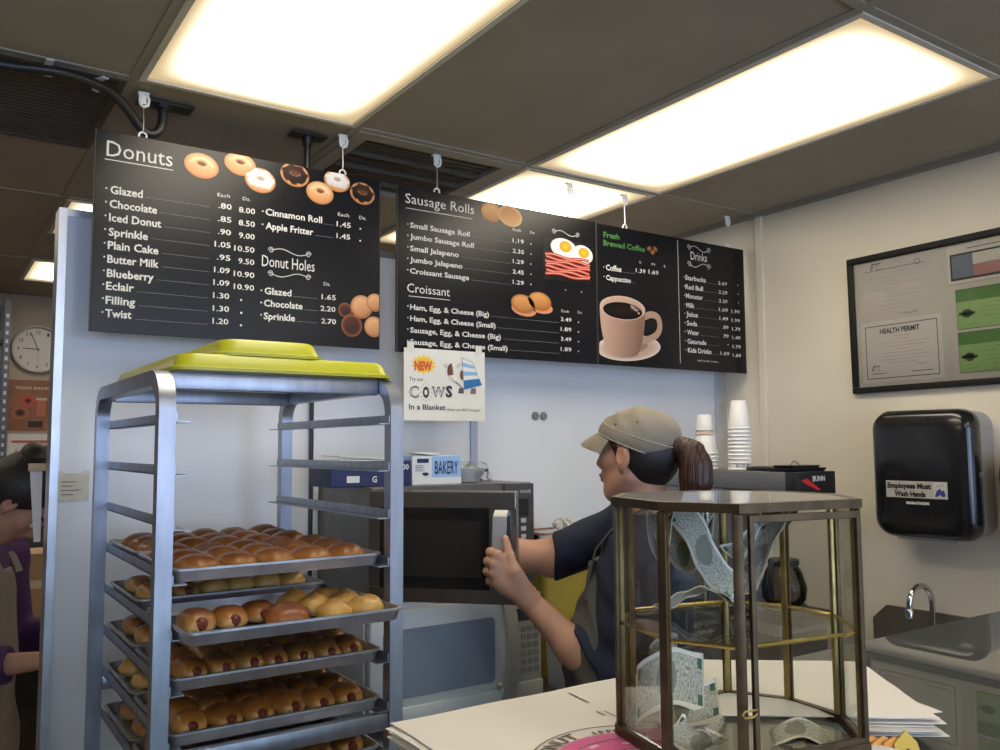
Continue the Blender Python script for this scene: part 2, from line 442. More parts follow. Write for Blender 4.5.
# walls
def struct(name, m, fn, smooth=0):
    q = MB(); fn(q); return q.build(name, m, kind='structure', smooth=smooth)
struct('wall_right', M_wall, lambda q: q.bb((2.85,-3.2,0),(2.95,6.15,ZC+.14)))
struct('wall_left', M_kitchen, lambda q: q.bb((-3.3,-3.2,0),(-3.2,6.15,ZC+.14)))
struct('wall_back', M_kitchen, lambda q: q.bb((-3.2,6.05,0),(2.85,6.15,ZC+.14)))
def front(q):
    y0, y1 = -3.1, -3.0
    q.bb((-3.2,y0,0),(2.85,y1,0.45)); q.bb((-3.2,y0,2.3),(2.85,y1,ZC+.14))
    for a, c in ((-3.2,-2.3),(0.0,0.55),(2.55,2.85)): q.bb((a,y0,0.45),(c,y1,2.3))
struct('wall_front', M_wall, front)
for n, (a, c) in enumerate(((-2.3,0.0),(0.55,2.55))):
    q = MB()
    for lo, hi in (((a,-3.09,.45),(c,-3.01,.5)),((a,-3.09,2.25),(c,-3.01,2.3)),((a,-3.09,.5),(a+.05,-3.01,2.25)),((c-.05,-3.09,.5),(c,-3.01,2.25)),(((a+c)/2-.025,-3.09,.5),((a+c)/2+.025,-3.01,2.25))): q.bb(lo, hi)
    w_ = q.build('window_%d' % (n+1), M_alu, kind='structure', smooth=0)
    g = MB(); g.bb((a+.05,-3.053,.5),((a+c)/2-.025,-3.047,2.25)); g.bb(((a+c)/2+.025,-3.053,.5),(c-.05,-3.047,2.25)); g.build('pane', M_glass, w_, smooth=0)
PT = 2.126
struct('wall_center', M_panel, lambda q: q.bb((.30,2.5,0),(2.85,2.56,PT-.012)))
def edge_trim(q):
    q.bb((.281,2.488,0),(.301,2.57,PT)); q.bb((.300,2.494,PT-.02),(2.85,2.566,PT))
struct('trim_1', M_alu, edge_trim)
struct('trim_2', M_wall, lambda q: q.bb((2.838,2.27,0),(2.85,2.305,ZC), .003))
struct('trim_3', mat('blue_grey_strip', (.42,.47,.60), .35, .3), lambda q: q.bb((1.565,2.492,0.7),(1.592,2.5,PT-.02), .002))
struct('trim_4', M_grid, lambda q: q.bb((2.828,-3.0,ZC-.012),(2.85,6.05,ZC+.006)))
struct('trim_5', M_alu, lambda q: q.bb((2.79,2.488,0),(2.85,2.5,PT-.02), .002))

# ================================================================ MENU BOARDS
M_board = mat('menu_board_print', (0.006,0.006,0.008), 0.27, spec=0.32, var=0.15, scale=6)
M_letter = mat('menu_letter_white', (0.60,0.585,0.555), 0.5)
M_leader = mat('menu_leader_grey', (0.20,0.20,0.21), 0.5)
M_green = mat('menu_letter_green', (0.045,0.16,0.035), 0.5)
YB = 2.36
def lerp(a, b, t): return tuple(x+(y-x)*t for x, y in zip(a, b))
def disc(mb, cx, cy, rx, ry, fn, M, z, rot=0.0, nr=9, na=36, clip=None):
    """printed round picture; fn(u, v, rad) gives the ink colour"""
    vs = []; cs = []; fs = []
    for i in range(nr+1):
        for k in range(na):
            r_ = i/nr; a = 2*math.pi*k/na; u, v = r_*math.cos(a), r_*math.sin(a)
            x = cx+rx*u*math.cos(rot)-ry*v*math.sin(rot); y = cy+rx*u*math.sin(rot)+ry*v*math.cos(rot)
            if clip: x = min(max(x, clip[0]), clip[2]); y = min(max(y, clip[1]), clip[3])
            vs.append((x, y, z)); cs.append(fn(u, v, r_))
    for i in range(nr):
        for k in range(na):
            l = (k+1) % na; fs.append([i*na+k, (i+1)*na+k, (i+1)*na+l, i*na+l])
    mb._merge(vs, fs, 0, cs, M)
def donut_ink(kind):
    base = (0.60,0.31,0.14); lt = (0.84,0.58,0.36); dk = (0.34,0.14,0.05)
    def fn(u, v, r_):
        hr = math.hypot(u/0.30, (v-0.16)/0.20)
        lit = max(0, min(1, 0.55+0.5*v-0.3*(r_-0.6)))
        c = lerp(base, lt, lit*0.8); c = lerp(c, dk, max(0, (r_-0.82)/0.18)*0.6)
        ice = r_ < 0.86-0.12*max(0, -v)+0.06*math.sin(7*math.atan2(v, u))
        if kind == 'white' and ice and v > -0.55: c = lerp((0.55,0.54,0.52), (0.83,0.83,0.82), lit)
        if kind == 'chocolate' and ice: c = lerp((0.022,0.008,0.006), (0.10,0.045,0.035), lit*lit)
        if kind == 'glazed' and abs(r_-0.62) < 0.10 and v > 0.1: c = lerp(c, (0.95,0.74,0.5), 0.5)
        if hr < 1: c = lerp((0.22,0.08,0.025) if kind != 'white' else (0.45,0.36,0.3), c, hr**4*0.6)
        elif hr < 1.35: c = lerp((0.95,0.75,0.5) if kind == 'glazed' else (0.5,0.42,0.4) if kind == 'chocolate' else (0.9,0.9,0.9), c, (hr-1)/0.35)
        return c
    return fn
def ball_ink(c0, c1, c2):
    def fn(u, v, r_):
        t = max(0, min(1, 0.6+0.45*v-0.15*u)); c = lerp(c0, c1, t)
        return lerp(c, c2, max(0, (r_-0.7)/0.3)*0.7)
    return fn
def swirl(mb, x0, x1, yc, h, M, z, flip=1, th=0.0022, mi=0):
    pts = []
    for i in range(25):
        t = i/24; pts.append((x0+(x1-x0)*(0.12+0.76*t), yc+flip*h*(0.5*math.sin(2*math.pi*(t-0.5)*0.999+math.pi)*(1 if t < .5 else 1)*0.6)))
    for s in (0, 1):
        cx = x0+(x1-x0)*(0.10 if s == 0 else 0.90); cy = yc+flip*h*(0.0); sp = []
        for i in range(16):
            a = i/15*1.6*2*math.pi; r_ = h*0.42*(1-i/20); sp.append((cx+(1 if s else -1)*r_*math.cos(a)*0.9, cy+r_*math.sin(a)))
        line2(mb, sp, th*0.8, M, z, mi)
    line2(mb, pts, th, M, z, mi)
def line2(mb, pts, th, M, z, mi=0, col=None, closed=False):
    P = [Vector((p[0], p[1])) for p in pts]; n = len(P); vs = []; fs = []
    for i in range(n):
        t = (P[(i+1) % n]-P[i-1]) if closed else (P[min(i+1, n-1)]-P[max(i-1, 0)])
        t = t.normalized() if t.length > 1e-9 else Vector((1,0)); nn = Vector((-t.y, t.x))*th/2
        vs += [(*(P[i]+nn), z), (*(P[i]-nn), z)]
    for i in range(n if closed else n-1):
        j = (i+1) % n; fs.append([2*i+1, 2*j+1, 2*j, 2*i])
    mb._merge(vs, fs, mi, col, M)
def poly2(mb, pts, M, z, col=None, mi=0): mb._merge([(x, y, z) for x, y in pts], [list(range(len(pts)))], mi, col, M)
def rect2(mb, x0, y0, x1, y1, M, z, col=None, mi=0): poly2(mb, [(x0,y0),(x1,y0),(x1,y1),(x0,y1)], M, z, col, mi)
B1= [('Donuts', 25, 189, 480, 47.3), ('Glazed', 37, 116, 372, 25.2), ('Chocolate', 36, 153, 335, 25.1), ('Iced Donut', 36, 164, 299, 25.1), ('Sprinkle', 36, 132, 263, 25.0), ('Plain Cake', 35, 159, 226, 24.9), ('Butter Milk', 35, 161, 190, 24.9), ('Blueberry', 35, 149, 155, 24.8), ('Eclair', 34, 101, 120, 24.7), ('Filling', 34, 105, 85, 24.7), ('Twist', 34, 97, 49, 24.6), ('.80', 313, 350, 373, 20.9), ('8.00', 370, 416, 370, 21.1), ('.85', 313, 350, 336, 20.8), ('8.50', 370, 416, 333, 21.1), ('.90', 313, 349, 300, 20.8), ('9.00', 371, 416, 297, 21.0), ('1.05', 305, 349, 264, 20.7), ('10.50', 359, 416, 259, 20.9), ('.95', 312, 349, 228, 20.7), ('9.50', 371, 416, 224, 20.9), ('1.09', 305, 348, 192, 20.6), ('10.90', 359, 417, 187, 20.8), ('1.09', 304, 348, 157, 20.5), ('10.90', 360, 417, 151, 20.8), ('1.30', 304, 348, 121, 20.5), ('.', 381, 387, 114, 5.2), ('1.30', 304, 348, 85, 20.4), ('.', 382, 387, 78, 5.2), ('1.20', 304, 347, 50, 20.4), ('.', 382, 387, 43, 5.2), ('Each', 310, 344, 403, 13.1), ('Dz.', 380, 402, 403, 13.3), ('Each', 667, 703, 401, 14.2), ('Dz.', 736, 760, 401, 14.4), ('Dz.', 624, 645, 185, 13.8), ('Cinnamon Roll', 446, 617, 375, 23.3), ('Apple Fritter', 447, 590, 337, 23.3), ('1.45', 663, 709, 371, 20.7), ('1.45', 663, 707, 335, 20.7), ('.', 740, 746, 366, 4.8), ('.', 740, 746, 329, 4.8), ('Donut Holes', 438, 595, 233, 37.2), ('Glazed', 447, 526, 147, 23.0), ('Chocolate', 446, 560, 112, 22.9), ('Sprinkle', 446, 538, 77, 22.9), ('1.65', 618, 663, 146, 20.2), ('2.20', 615, 662, 111, 20.2), ('2.70', 618, 664, 74, 20.1)]
B2= [('Sausage Rolls', 27, 284, 490, 35.7), ('Small Sausage Roll', 44, 266, 407, 20.3), ('Jumbo Sausage Roll', 44, 282, 371, 20.2), ('Small Jalapeno', 44, 224, 333, 20.2), ('Jumbo Jalapeno', 44, 238, 297, 20.2), ('Croissant Sausage', 44, 263, 261, 20.1), ('1.19', 439, 486, 408, 19.3), ('.', 516, 523, 405, 4.5), ('2.35', 439, 486, 372, 19.3), ('.', 516, 522, 369, 4.4), ('1.29', 439, 485, 336, 19.2), ('.', 515, 522, 334, 4.4), ('2.45', 438, 485, 300, 19.2), ('.', 515, 522, 298, 4.4), ('1.29', 438, 485, 264, 19.2), ('.', 515, 521, 263, 4.4), ('Each', 440, 474, 446, 12.3), ('Dz', 513, 532, 446, 12.5), ('Croissant', 34, 190, 204, 32.0), ('Each', 647, 682, 182, 12.6), ('Dz', 721, 740, 183, 12.8), ('Ham, Egg, & Cheese (Big)', 45, 341, 146, 20.0), ('Ham, Egg, & Cheese (Small)', 45, 367, 110, 19.9), ('Sausage, Egg, & Cheese (Big)', 45, 388, 73, 19.9), ('Sausage, Egg, & Cheese (Small)', 45, 415, 36, 19.8), ('3.49', 644, 692, 152, 18.9), ('.', 724, 731, 147, 4.6), ('1.89', 643, 691, 117, 18.8), ('.', 723, 730, 112, 4.6), ('3.49', 643, 690, 82, 18.8), ('.', 723, 730, 77, 4.5), ('1.89', 642, 690, 46, 18.8), ('.', 722, 729, 42, 4.5)]
B3= [('Fresh', 32, 112, 484, 25.6), ('Brewed Coffee', 31, 241, 453, 25.5), ('S', 208, 219, 400, 12.2), ('M', 274, 291, 400, 12.4), ('L', 340, 351, 400, 12.5), ('Coffee', 42, 118, 362, 25.4), ('Cappuccino', 42, 165, 326, 22.0), ('1.39', 191, 241, 367, 20.9), ('1.69', 257, 309, 369, 21.1), ('Drinks', 489, 582, 460, 38.6), ('Starbucks', 455, 573, 368, 22.7), ('Red Bull', 455, 555, 331, 22.7), ('Monster', 456, 553, 295, 22.7), ('Milk', 457, 503, 258, 22.6), ('Juice', 457, 521, 222, 22.6), ('Soda', 458, 516, 186, 22.5), ('Water', 459, 525, 150, 22.5), ('Gatorade', 459, 566, 114, 22.5), ('Kids Drinks', 460, 594, 79, 22.4), ('2.69', 645, 697, 365, 18.8), ('.', 764, 769, 367, 4.8), ('2.29', 646, 698, 328, 18.7), ('.', 764, 770, 330, 4.8), ('2.29', 646, 698, 292, 18.7), ('.', 764, 770, 293, 4.8), ('1.69', 646, 698, 256, 18.7), ('1.99', 720, 770, 255, 18.9), ('1.49', 647, 698, 220, 18.6), ('1.99', 720, 770, 218, 18.8), ('.89', 663, 699, 185, 18.6), ('1.79', 721, 771, 182, 18.8), ('.99', 664, 699, 149, 18.6), ('1.49', 721, 771, 146, 18.8), ('.', 694, 699, 114, 4.7), ('1.79', 721, 771, 109, 18.7), ('1.69', 648, 700, 77, 18.5), ('1.69', 721, 771, 73, 18.7), ('and much more...', 512, 639, 41, 11.7)]
def board(label, X0, X1, Z0, Z1):
    t = thing('menu_board', label, 'menu board', (X0, YB, Z0), 0, 'hanging menu boards')
    p = MB(); p.bb((0,0,0),(X1-X0,.006,Z1-Z0), .0012); p.build('panel', M_board, t, smooth=0)
    e = MB(); e.bb((-.003,-.001,0),(0,.007,Z1-Z0)); e.bb((X1-X0,-.001,0),(X1-X0+.003,.007,Z1-Z0)); e.build('edge_strip', M_dark, t, smooth=0)
    return t
PM = placeM((0,-.0006,0), (1,0,0), (0,0,1))      # drawing plane on a board's face
def table(t, rows, big, green=()):
    h = MB(); it = MB(); pr = MB(); g = MB()
    for s, x0, x1, yc, cap in rows:
        x0, x1, yc, cap = x0/1000, x1/1000, yc/1000, cap/1000
        if s in green: write(g, s, x0, x1, yc, cap*.78, PM, 0.03)
        elif s in big: write(h, s, x0, x1, yc, cap*.86, PM, 0.0)
        elif s[0] in '.0123456789': write(pr, s, x0, x1, yc, cap*(.72 if s != '.' else 1), PM, 0.012)
        elif cap < .016: write(pr, s, x0, x1, yc, cap*.72, PM, 0.0)
        else: write(it, s, x0, x1, yc-(.002 if any(ch in s for ch in 'gpy') else 0), cap*.80, PM, 0.022)
    return h, it, pr, g
# ---- donuts
W1, H1 = .804, .526
t = board('large donut menu board hanging leftmost, above the sheet pan rack', .345, .345+W1, 1.785, 1.785+H1)
h, it, pr, g = table(t, B1, ('Donuts','Donut Holes'))
rect2(h, .021, .449, .191, .4515, PM, 0)
swirl(h, .450, .590, .266, .022, PM, 0); swirl(h, .450, .590, .198, .022, PM, 0, -1)
h.build('heading_lettering', M_letter, t, smooth=0)
for i in range(10): rect2(it, .0255, .372-.0359*i, .0295, .376-.0359*i, PM, 0)
for y in (.375,.337): rect2(it, .436, y-.002, .440, y+.002, PM, 0)
for y in (.147,.112,.077): rect2(it, .436, y-.002, .440, y+.002, PM, 0)
it.build('item_lettering', M_letter, t, smooth=0); pr.build('price_lettering', M_letter, t, smooth=0); g.bm.free()
l = MB()
for i, e in enumerate((116,153,164,132,159,161,149,101,105,97)): rect2(l, e/1000+.008, .365-.0363*i, .292, .3658-.0363*i, PM, 0)
for e, x, y in ((617,655,.364),(590,655,.326),(526,606,.138),(560,606,.102),(538,606,.066)): rect2(l, e/1000+.006, y, x/1000, y+.001, PM, 0)
l.build('leader_lines', M_leader, t, smooth=0)
pc = MB(); cl = (0,0,W1,H1)
for n, (x, y, rx, ry, k, z) in enumerate(((265,476,47,35,'glazed',1),(371,500,45,33,'glazed',1),(429,463,45,36,'white',2),(531,497,44,35,'chocolate',1),(663,501,42,33,'white',1),(609,456,43,34,'glazed',2),(746,476,41,34,'chocolate',2))):
    disc(pc, x/1000, y/1000, rx/1000, ry/1000, donut_ink(k), PM, .0003*z, clip=cl, rot=-.12)
tan = ball_ink((.40,.18,.08),(.76,.47,.27),(.33,.13,.05)); chb = ball_ink((.03,.012,.01),(.14,.05,.035),(.45,.2,.08))
for n, (x, y, r_, f) in enumerate(((693,112,22,chb),(746,126,36,tan),(790,143,28,tan),(714,67,34,chb),(787,68,32,tan))):
    disc(pc, x/1000, y/1000, r_/1000, r_/1000, f, PM, .0003*(n+1), clip=cl)
pc.build('printed_pictures', M_print, t, smooth=0)
# ---- sausage rolls
W2, H2 = .809, .526
t = board('sausage roll and croissant menu board, middle one of three', 1.212, 1.212+W2, 1.782, 1.782+H2)
h, it, pr, g = table(t, B2, ('Sausage Rolls','Croissant'))
rect2(h, .029, .457, .278, .4592, PM, 0); rect2(h, .039, .177, .190, .1792, PM, 0); swirl(h, .605, .738, .463, .024, PM, 0)
h.build('heading_lettering', M_letter, t, smooth=0)
for i in range(5): rect2(it, .034, .405-.0366*i, .038, .409-.0366*i, PM, 0)
for i in range(4): rect2(it, .035, .144-.0366*i, .039, .148-.0366*i, PM, 0)
for q in ((.665,.256),(.738,.256)): rect2(pr, q[0], q[1], q[0]+.004, q[1]+.004, PM, 0)
it.build('item_lettering', M_letter, t, smooth=0); pr.build('price_lettering', M_letter, t, smooth=0); g.bm.free()
l = MB()
for i, e in enumerate((266,282,224,238,263)): rect2(l, e/1000+.008, .398-.0363*i, .43, .3988-.0363*i, PM, 0)
for i, e in enumerate((341,367,388,415)): rect2(l, e/1000+.008, .138-.0363*i, .635, .1388-.0363*i, PM, 0)
l.build('leader_lines', M_leader, t, smooth=0)
pc = MB()
bun = ball_ink((.36,.17,.06),(.70,.42,.18),(.30,.13,.04))
disc(pc, .352, .492, .043, .034, bun, PM, .0003, -.1); disc(pc, .429, .490, .050, .036, ball_ink((.62,.40,.18),(.45,.19,.05),(.66,.46,.24)), PM, .0006, -.12)
hamc = (.55,.16,.12)
for (x, y) in ((.480,.190),(.552,.205)):
    disc(pc, x+.004, y-.018, .052, .022, lambda u, v, r_: lerp(hamc, (.7,.35,.2), r_), PM, .0003, -.1)
    disc(pc, x, y+.002, .050, .032, ball_ink((.40,.16,.05),(.72,.40,.16),(.33,.12,.03)), PM, .0006, -.1)
rect2(pc, .567, .288, .799, .439, PM, .0002, (.012,.010,.010))
eggw = lambda u, v, r_: lerp((.86,.85,.82), (.62,.60,.56), max(0, r_-.6)*1.8)
yolk = lambda u, v, r_: lerp((.95,.55,.06), (.75,.34,.02), r_)
disc(pc, .662, .407, .060, .036, eggw, PM, .0004, -.1); disc(pc, .668, .414, .027, .020, yolk, PM, .0006)
disc(pc, .748, .395, .047, .034, eggw, PM, .0005, -.1); disc(pc, .752, .402, .025, .018, yolk, PM, .0007)
for k in range(7):
    y0 = .372-.011*k; x0 = .577+.004*(k % 2)
    for q in range(20):
        wv = lambda a_: .0035*math.sin(a_*9+k*1.9)-.006*a_
        a, a2 = q/20, (q+1)/20
        for (b0, b1, c_) in ((0,.0045,(.36,.05,.035)),(.0045,.0075,(.74,.40,.32)),(.0075,.0115,(.50,.10,.07))):
            poly2(pc, [(x0+.2*a, y0+b0+wv(a)), (x0+.2*a2, y0+b0+wv(a2)), (x0+.2*a2, y0+b1+wv(a2)), (x0+.2*a, y0+b1+wv(a))], PM, .0008+.0001*k, c_)
pc.build('printed_pictures', M_print, t, smooth=0)
# ---- coffee and drinks
W3, H3 = .800, .522
t = board('coffee and drinks menu board, rightmost, against the cream wall', 2.028, 2.028+W3, 1.782, 1.782+H3)
h, it, pr, g = table(t, B3, ('Drinks',), ('Fresh','Brewed Coffee'))
rect2(h, .416, .025, .4185, .512, PM, 0); swirl(h, .467, .607, .491, .03, PM, 0); swirl(h, .467, .607, .424, .03, PM, 0, -1)
h.build('heading_lettering', M_letter, t, smooth=0)
for y in (.362,.326): rect2(it, .030, y-.002, .034, y+.002, PM, 0)
for i in range(9): rect2(it, .446, .366-.0361*i, .450, .370-.0361*i, PM, 0)
it.build('item_lettering', M_letter, t, smooth=0); pr.build('price_lettering', M_letter, t, smooth=0)
g.build('heading_lettering', M_green, t, smooth=0, label='green lettering')
l = MB()
rect2(l, .126, .352, .185, .353, PM, 0); rect2(l, .172, .316, .19, .317, PM, 0)
for i, e in enumerate((573,555,553,503,521,516,525,566,594)): rect2(l, e/1000+.006, .358-.0361*i, .640, .3588-.0361*i, PM, 0)
l.build('leader_lines', M_leader, t, smooth=0)
pc = MB(); clm = (.004,0,W3,H3)
mugc = lambda u, v, r_: lerp((.52,.37,.30), (.26,.16,.12), max(0, min(1, .5+.55*u)))
disc(pc, .150, .070, .162, .050, lambda u, v, r_: lerp((.50,.38,.32), (.70,.58,.52), max(0, (r_-.75)*4)), PM, .0003, .08, clip=clm)
disc(pc, .140, .078, .105, .030, lambda u, v, r_: (.33,.23,.19), PM, .0005, .06, clip=clm)
hp = [(.222,.188),(.262,.203),(.298,.196),(.310,.165),(.298,.133),(.262,.112),(.214,.100)]
hs = []
for k in range(len(hp)-1):
    p0, p1, p2, p3 = hp[max(k-1,0)], hp[k], hp[k+1], hp[min(k+2,len(hp)-1)]
    for j in range(6):
        u = j/6; hs.append(tuple(.5*(2*p1[i]+(p2[i]-p0[i])*u+(2*p0[i]-5*p1[i]+4*p2[i]-p3[i])*u*u+(3*p1[i]-p0[i]-3*p2[i]+p3[i])*u**3) for i in (0,1)))
line2(pc, hs+[hp[-1]], .026, PM, .0006, col=(.44,.31,.25))
rows = []
for i in range(13):
    f_ = i/12; y = .216-.156*f_; hw = .113-.030*f_**2.2; rows.append((.121-.002*f_, y, hw))
vs = []; cs = []; fs = []
for i, (cx, y, hw) in enumerate(rows):
    for k in range(17):
        u = -1+2*k/16; x = max(cx+hw*u, .004); vs.append((x, y-(.045-.012*i/12)*math.sqrt(max(0, 1-u*u))*(.9), .0009)); cs.append(mugc(u, 0, 0))
for i in range(12):
    for k in range(16): fs.append([i*17+k, (i+1)*17+k, (i+1)*17+k+1, i*17+k+1])
pc._merge(vs, fs, 0, cs, PM)
disc(pc, .121, .216, .113, .045, lambda u, v, r_: lerp((.50,.37,.30), (.66,.50,.41), max(0, (r_-.85)*6)), PM, .0012, clip=clm)
disc(pc, .121, .206, .098, .032, lambda u, v, r_: lerp((.030,.014,.010), (.010,.005,.004), r_) if not (u > .4 and v > .2) else (.18,.12,.10), PM, .0015, clip=clm)
for k, (x, y) in enumerate(((.174,.221),(.190,.212),(.200,.203),(.182,.214),(.165,.226))): disc(pc, x, y, .006, .004, lambda u, v, r_: (.45,.36,.33), PM, .0018, nr=2, na=10)
for (x, y, a) in ((.262,.459,.5),(.294,.461,-.4),(.280,.447,.2)):
    disc(pc, x, y, .014, .010, lambda u, v, r_: lerp((.45,.25,.13), (.12,.05,.02), r_), PM, .0004, a, nr=3, na=14)
pc.build('printed_pictures', M_print, t, smooth=0)
# ---- hooks, wires and rings the boards hang from
HL = ('first hook and wire, at the left end of the donut board','second hook and wire, at the right end of the donut board','hook and wire at the left end of the sausage roll board','hook and wire at the right end of the sausage roll board','hook and wire at the left end of the coffee board','hook and wire at the right end of the coffee board')
for i, (x, zt) in enumerate(((.457,2.311),(1.027,2.311),(1.355,2.308),(1.905,2.308),(2.170,2.304),(2.74,2.304))):
    t = thing('sign_hook', HL[i], 'ceiling hook', (x, YB+.003, ZC-.0046), 0, 'hooks holding the menu boards')
    c = MB(); c.bb((-.014,-.003,-.006),(.014,.012,0), .001); c.bb((-.013,-.004,-.034),(.006,-.001,-.004), .001)
    c.tube([(.006,-.003,-.006),(.013,-.003,-.02),(.010,-.003,-.036),(0,-.003,-.042),(-.008,-.003,-.036),(-.008,-.003,-.028)], .0045, 8); c.build('clip', M_white_pl, t)
    w_ = MB(); zb = zt-(ZC-.0046)
    w_.tube([(0,0,-.038),(.0015,0,zb+.028),(0,0,zb+.012)], .0012, 6); w_.build('wire', M_steel, t)
    r_ = MB(); r_.tube([(.010*math.cos(a*.5236), 0, zb+.004+.010*math.sin(a*.5236)) for a in range(12)], .0028, 8, closed=True); r_.build('ring', M_white_pl, t)
# ================================================================ SHEET PAN RACK
M_rack = mat('rack_aluminium', (0.38,0.40,0.46), 0.38, 0.85, var=0.10, scale=14, stretch=(3,3,.6))
M_pan = mat('pan_aluminium', (0.50,0.50,0.53), 0.42, 0.85, var=0.15, scale=18)
M_rub = mat('grey_rubber', (0.06,0.06,0.06), 0.7)
RX, RY, RW, RD, RT = .607, 1.980, .234, .330, 1.622
LEDGE = [1.540,1.441,1.342,1.243,1.145,1.046,0.948,0.850,0.752,0.654,0.556,0.458,0.360,0.262]
t = thing('sheet_pan_rack', 'tall silver rack holding trays of rolls, in front of the white partition', 'baking rack', (RX,RY,0))
def u_frame(x):
    r_ = .060; p = [(x,-RD,.13),(x,-RD,RT-r_)]
    for k in range(1, 7):
        a = k/6*math.pi/2; p.append((x,-RD+r_-r_*math.cos(a),RT-r_+r_*math.sin(a)))
    p.append((x,RD-r_,RT))
    for k in range(1, 7):
        a = k/6*math.pi/2; p.append((x,RD-r_+r_*math.sin(a),RT-r_+r_*math.cos(a)))
    p.append((x,RD,.13)); return p
for sx in (-1, 1):
    f = MB(); f.tube(u_frame(sx*RW), .015, flat=(.030,.030)); fo = f.build('side_frame', M_rack, t, smooth=30)
for (y, z, h) in ((-RD+.055,RT-.004,.034),(RD-.055,RT-.004,.034),(-RD,.925,.034),(RD,.925,.034),(-RD,.16,.034),(RD,.16,.034)):
    f = MB(); f.bb((-RW+.0155,y-.011,z-h/2),(RW-.0155,y+.011,z+h/2), .003); f.build('crossbar', M_rack, t)
for sx in (-1, 1):
    for z in LEDGE:
        f = MB(); xo = sx*(RW-.0155); xi = sx*(RW-.042)
        f.bb((min(xo,xo-sx*.003),-RD-.012,z-.004),(max(xo,xo-sx*.003),RD+.012,z+.016))
        f.bb((min(xo,xi),-RD-.012,z-.0035),(max(xo,xi),RD+.012,z-.0012))
        f.build('runner', M_rack, t, smooth=0)
for sx in (-1, 1):
    for sy in (-1, 1):
        f = MB(); f.bb((sx*RW-.02,sy*RD-.02,.105),(sx*RW+.02,sy*RD+.02,.13)); f.bb((sx*RW-.018,sy*RD-.012,.04),(sx*RW-.014,sy*RD+.012,.106)); f.bb((sx*RW+.014,sy*RD-.012,.04),(sx*RW+.018,sy*RD+.012,.106))
        f.lathe([(.0,-.012),(.046,-.012),(.05,-.008),(.05,.008),(.046,.012),(0,.012)], (0,0,0), 20, 1, Matrix.Translation((sx*RW,sy*RD,.05)) @ Matrix.Rotation(R(90),4,'Y'))
        f.build('caster', [M_steel, M_rub], t)
# trays
PHX, PHY = .2145, .160
def make_pan():
    q = MB(); a, b_ = PHX, PHY
    q.loft([(a-.010,b_-.010,.018,0),(a-.004,b_-.004,.02,.020),(a,b_,.022,.0205),(a,b_,.022,.0245),(a-.006,b_-.006,.02,.025),(a-.012,b_-.012,.018,.0022)], cap1=True)
    return q
PANS = {}
ORD = ['first','second','third','fourth','fifth','sixth','seventh','eighth']
LV = {3:'topmost loaded',4:'second loaded',5:'third loaded',6:'fourth loaded',7:'fifth loaded'}
pm = None
for lv in (3,4,5,6,7):
    for fb in (0, 1):
        z = LEDGE[lv]-.001; y = (1.815 if fb == 0 else 2.145)
        if lv == 4 and fb == 0: y = 1.715
        if lv == 4 and fb == 1: y = 2.12
        lab = 'silver baking tray, %s %s of the rack%s' % ('front one on the' if fb == 0 else 'rear one on the', LV[lv]+' level', ', pulled out forward' if lv == 4 and fb == 0 else '')
        if pm is None: o = make_pan().build('baking_tray', M_pan); pm = o
        else: o = pm.copy(); COL.objects.link(o)
        o.location = (RX, y, z); tag(o, lab, 'baking tray', 'trays in the rack'); PANS[lv, fb] = o
# ---------------- rolls
def bread_mat(name, pale, gold, brown, lo=.15, mid=.55, hi=.9, rough=.42):
    m = mat(name, gold, rough, bump=.15, scale=40); nt = m.node_tree; b = nt.nodes['Principled BSDF']
    tc = nt.nodes.new('ShaderNodeTexCoord'); sp = nt.nodes.new('ShaderNodeSeparateXYZ'); nz = nt.nodes.new('ShaderNodeTexNoise'); nz.inputs['Scale'].default_value = 35; nz.inputs['Detail'].default_value = 3
    oi = nt.nodes.new('ShaderNodeObjectInfo')
    nt.links.new(tc.outputs['Generated'], sp.inputs[0]); nt.links.new(tc.outputs['Object'], nz.inputs['Vector'])
    a = nt.nodes.new('ShaderNodeMath'); a.operation = 'MULTIPLY_ADD'; nt.links.new(nz.outputs['Fac'], a.inputs[0]); a.inputs[1].default_value = .45; nt.links.new(sp.outputs[2], a.inputs[2])
    a2 = nt.nodes.new('ShaderNodeMath'); a2.operation = 'MULTIPLY_ADD'; nt.links.new(oi.outputs['Random'], a2.inputs[0]); a2.inputs[1].default_value = .16; nt.links.new(a.outputs[0], a2.inputs[2])
    s_ = nt.nodes.new('ShaderNodeMath'); s_.operation = 'SUBTRACT'; nt.links.new(a2.outputs[0], s_.inputs[0]); s_.inputs[1].default_value = .30
    rp = nt.nodes.new('ShaderNodeValToRGB'); e = rp.color_ramp.elements
    e[0].position = lo; e[0].color = (*pale, 1); e[1].position = hi; e[1].color = (*brown, 1); q = e.new(mid); q.color = (*gold, 1)
    nt.links.new(s_.outputs[0], rp.inputs[0]); nt.links.new(rp.outputs[0], b.inputs['Base Color']); b.inputs['Coat Weight'].default_value = .12; b.inputs['Coat Roughness'].default_value = .25
    return m
M_gold = bread_mat('golden_bread', (.56,.31,.10), (.38,.155,.034), (.19,.055,.010))
M_sroll = bread_mat('sausage_roll_bread', (.62,.42,.17), (.39,.17,.038), (.155,.046,.009), .28, .66, 1.0)
M_pale = bread_mat('pale_bread', (.66,.47,.17), (.58,.34,.09), (.36,.17,.04), .2, .6, 1.0)
M_burn = bread_mat('browned_bread', (.60,.36,.12), (.32,.10,.02), (.14,.035,.008), .1, .4, .85)
M_saus = mat('sausage_red', (.14,.03,.018), .35)
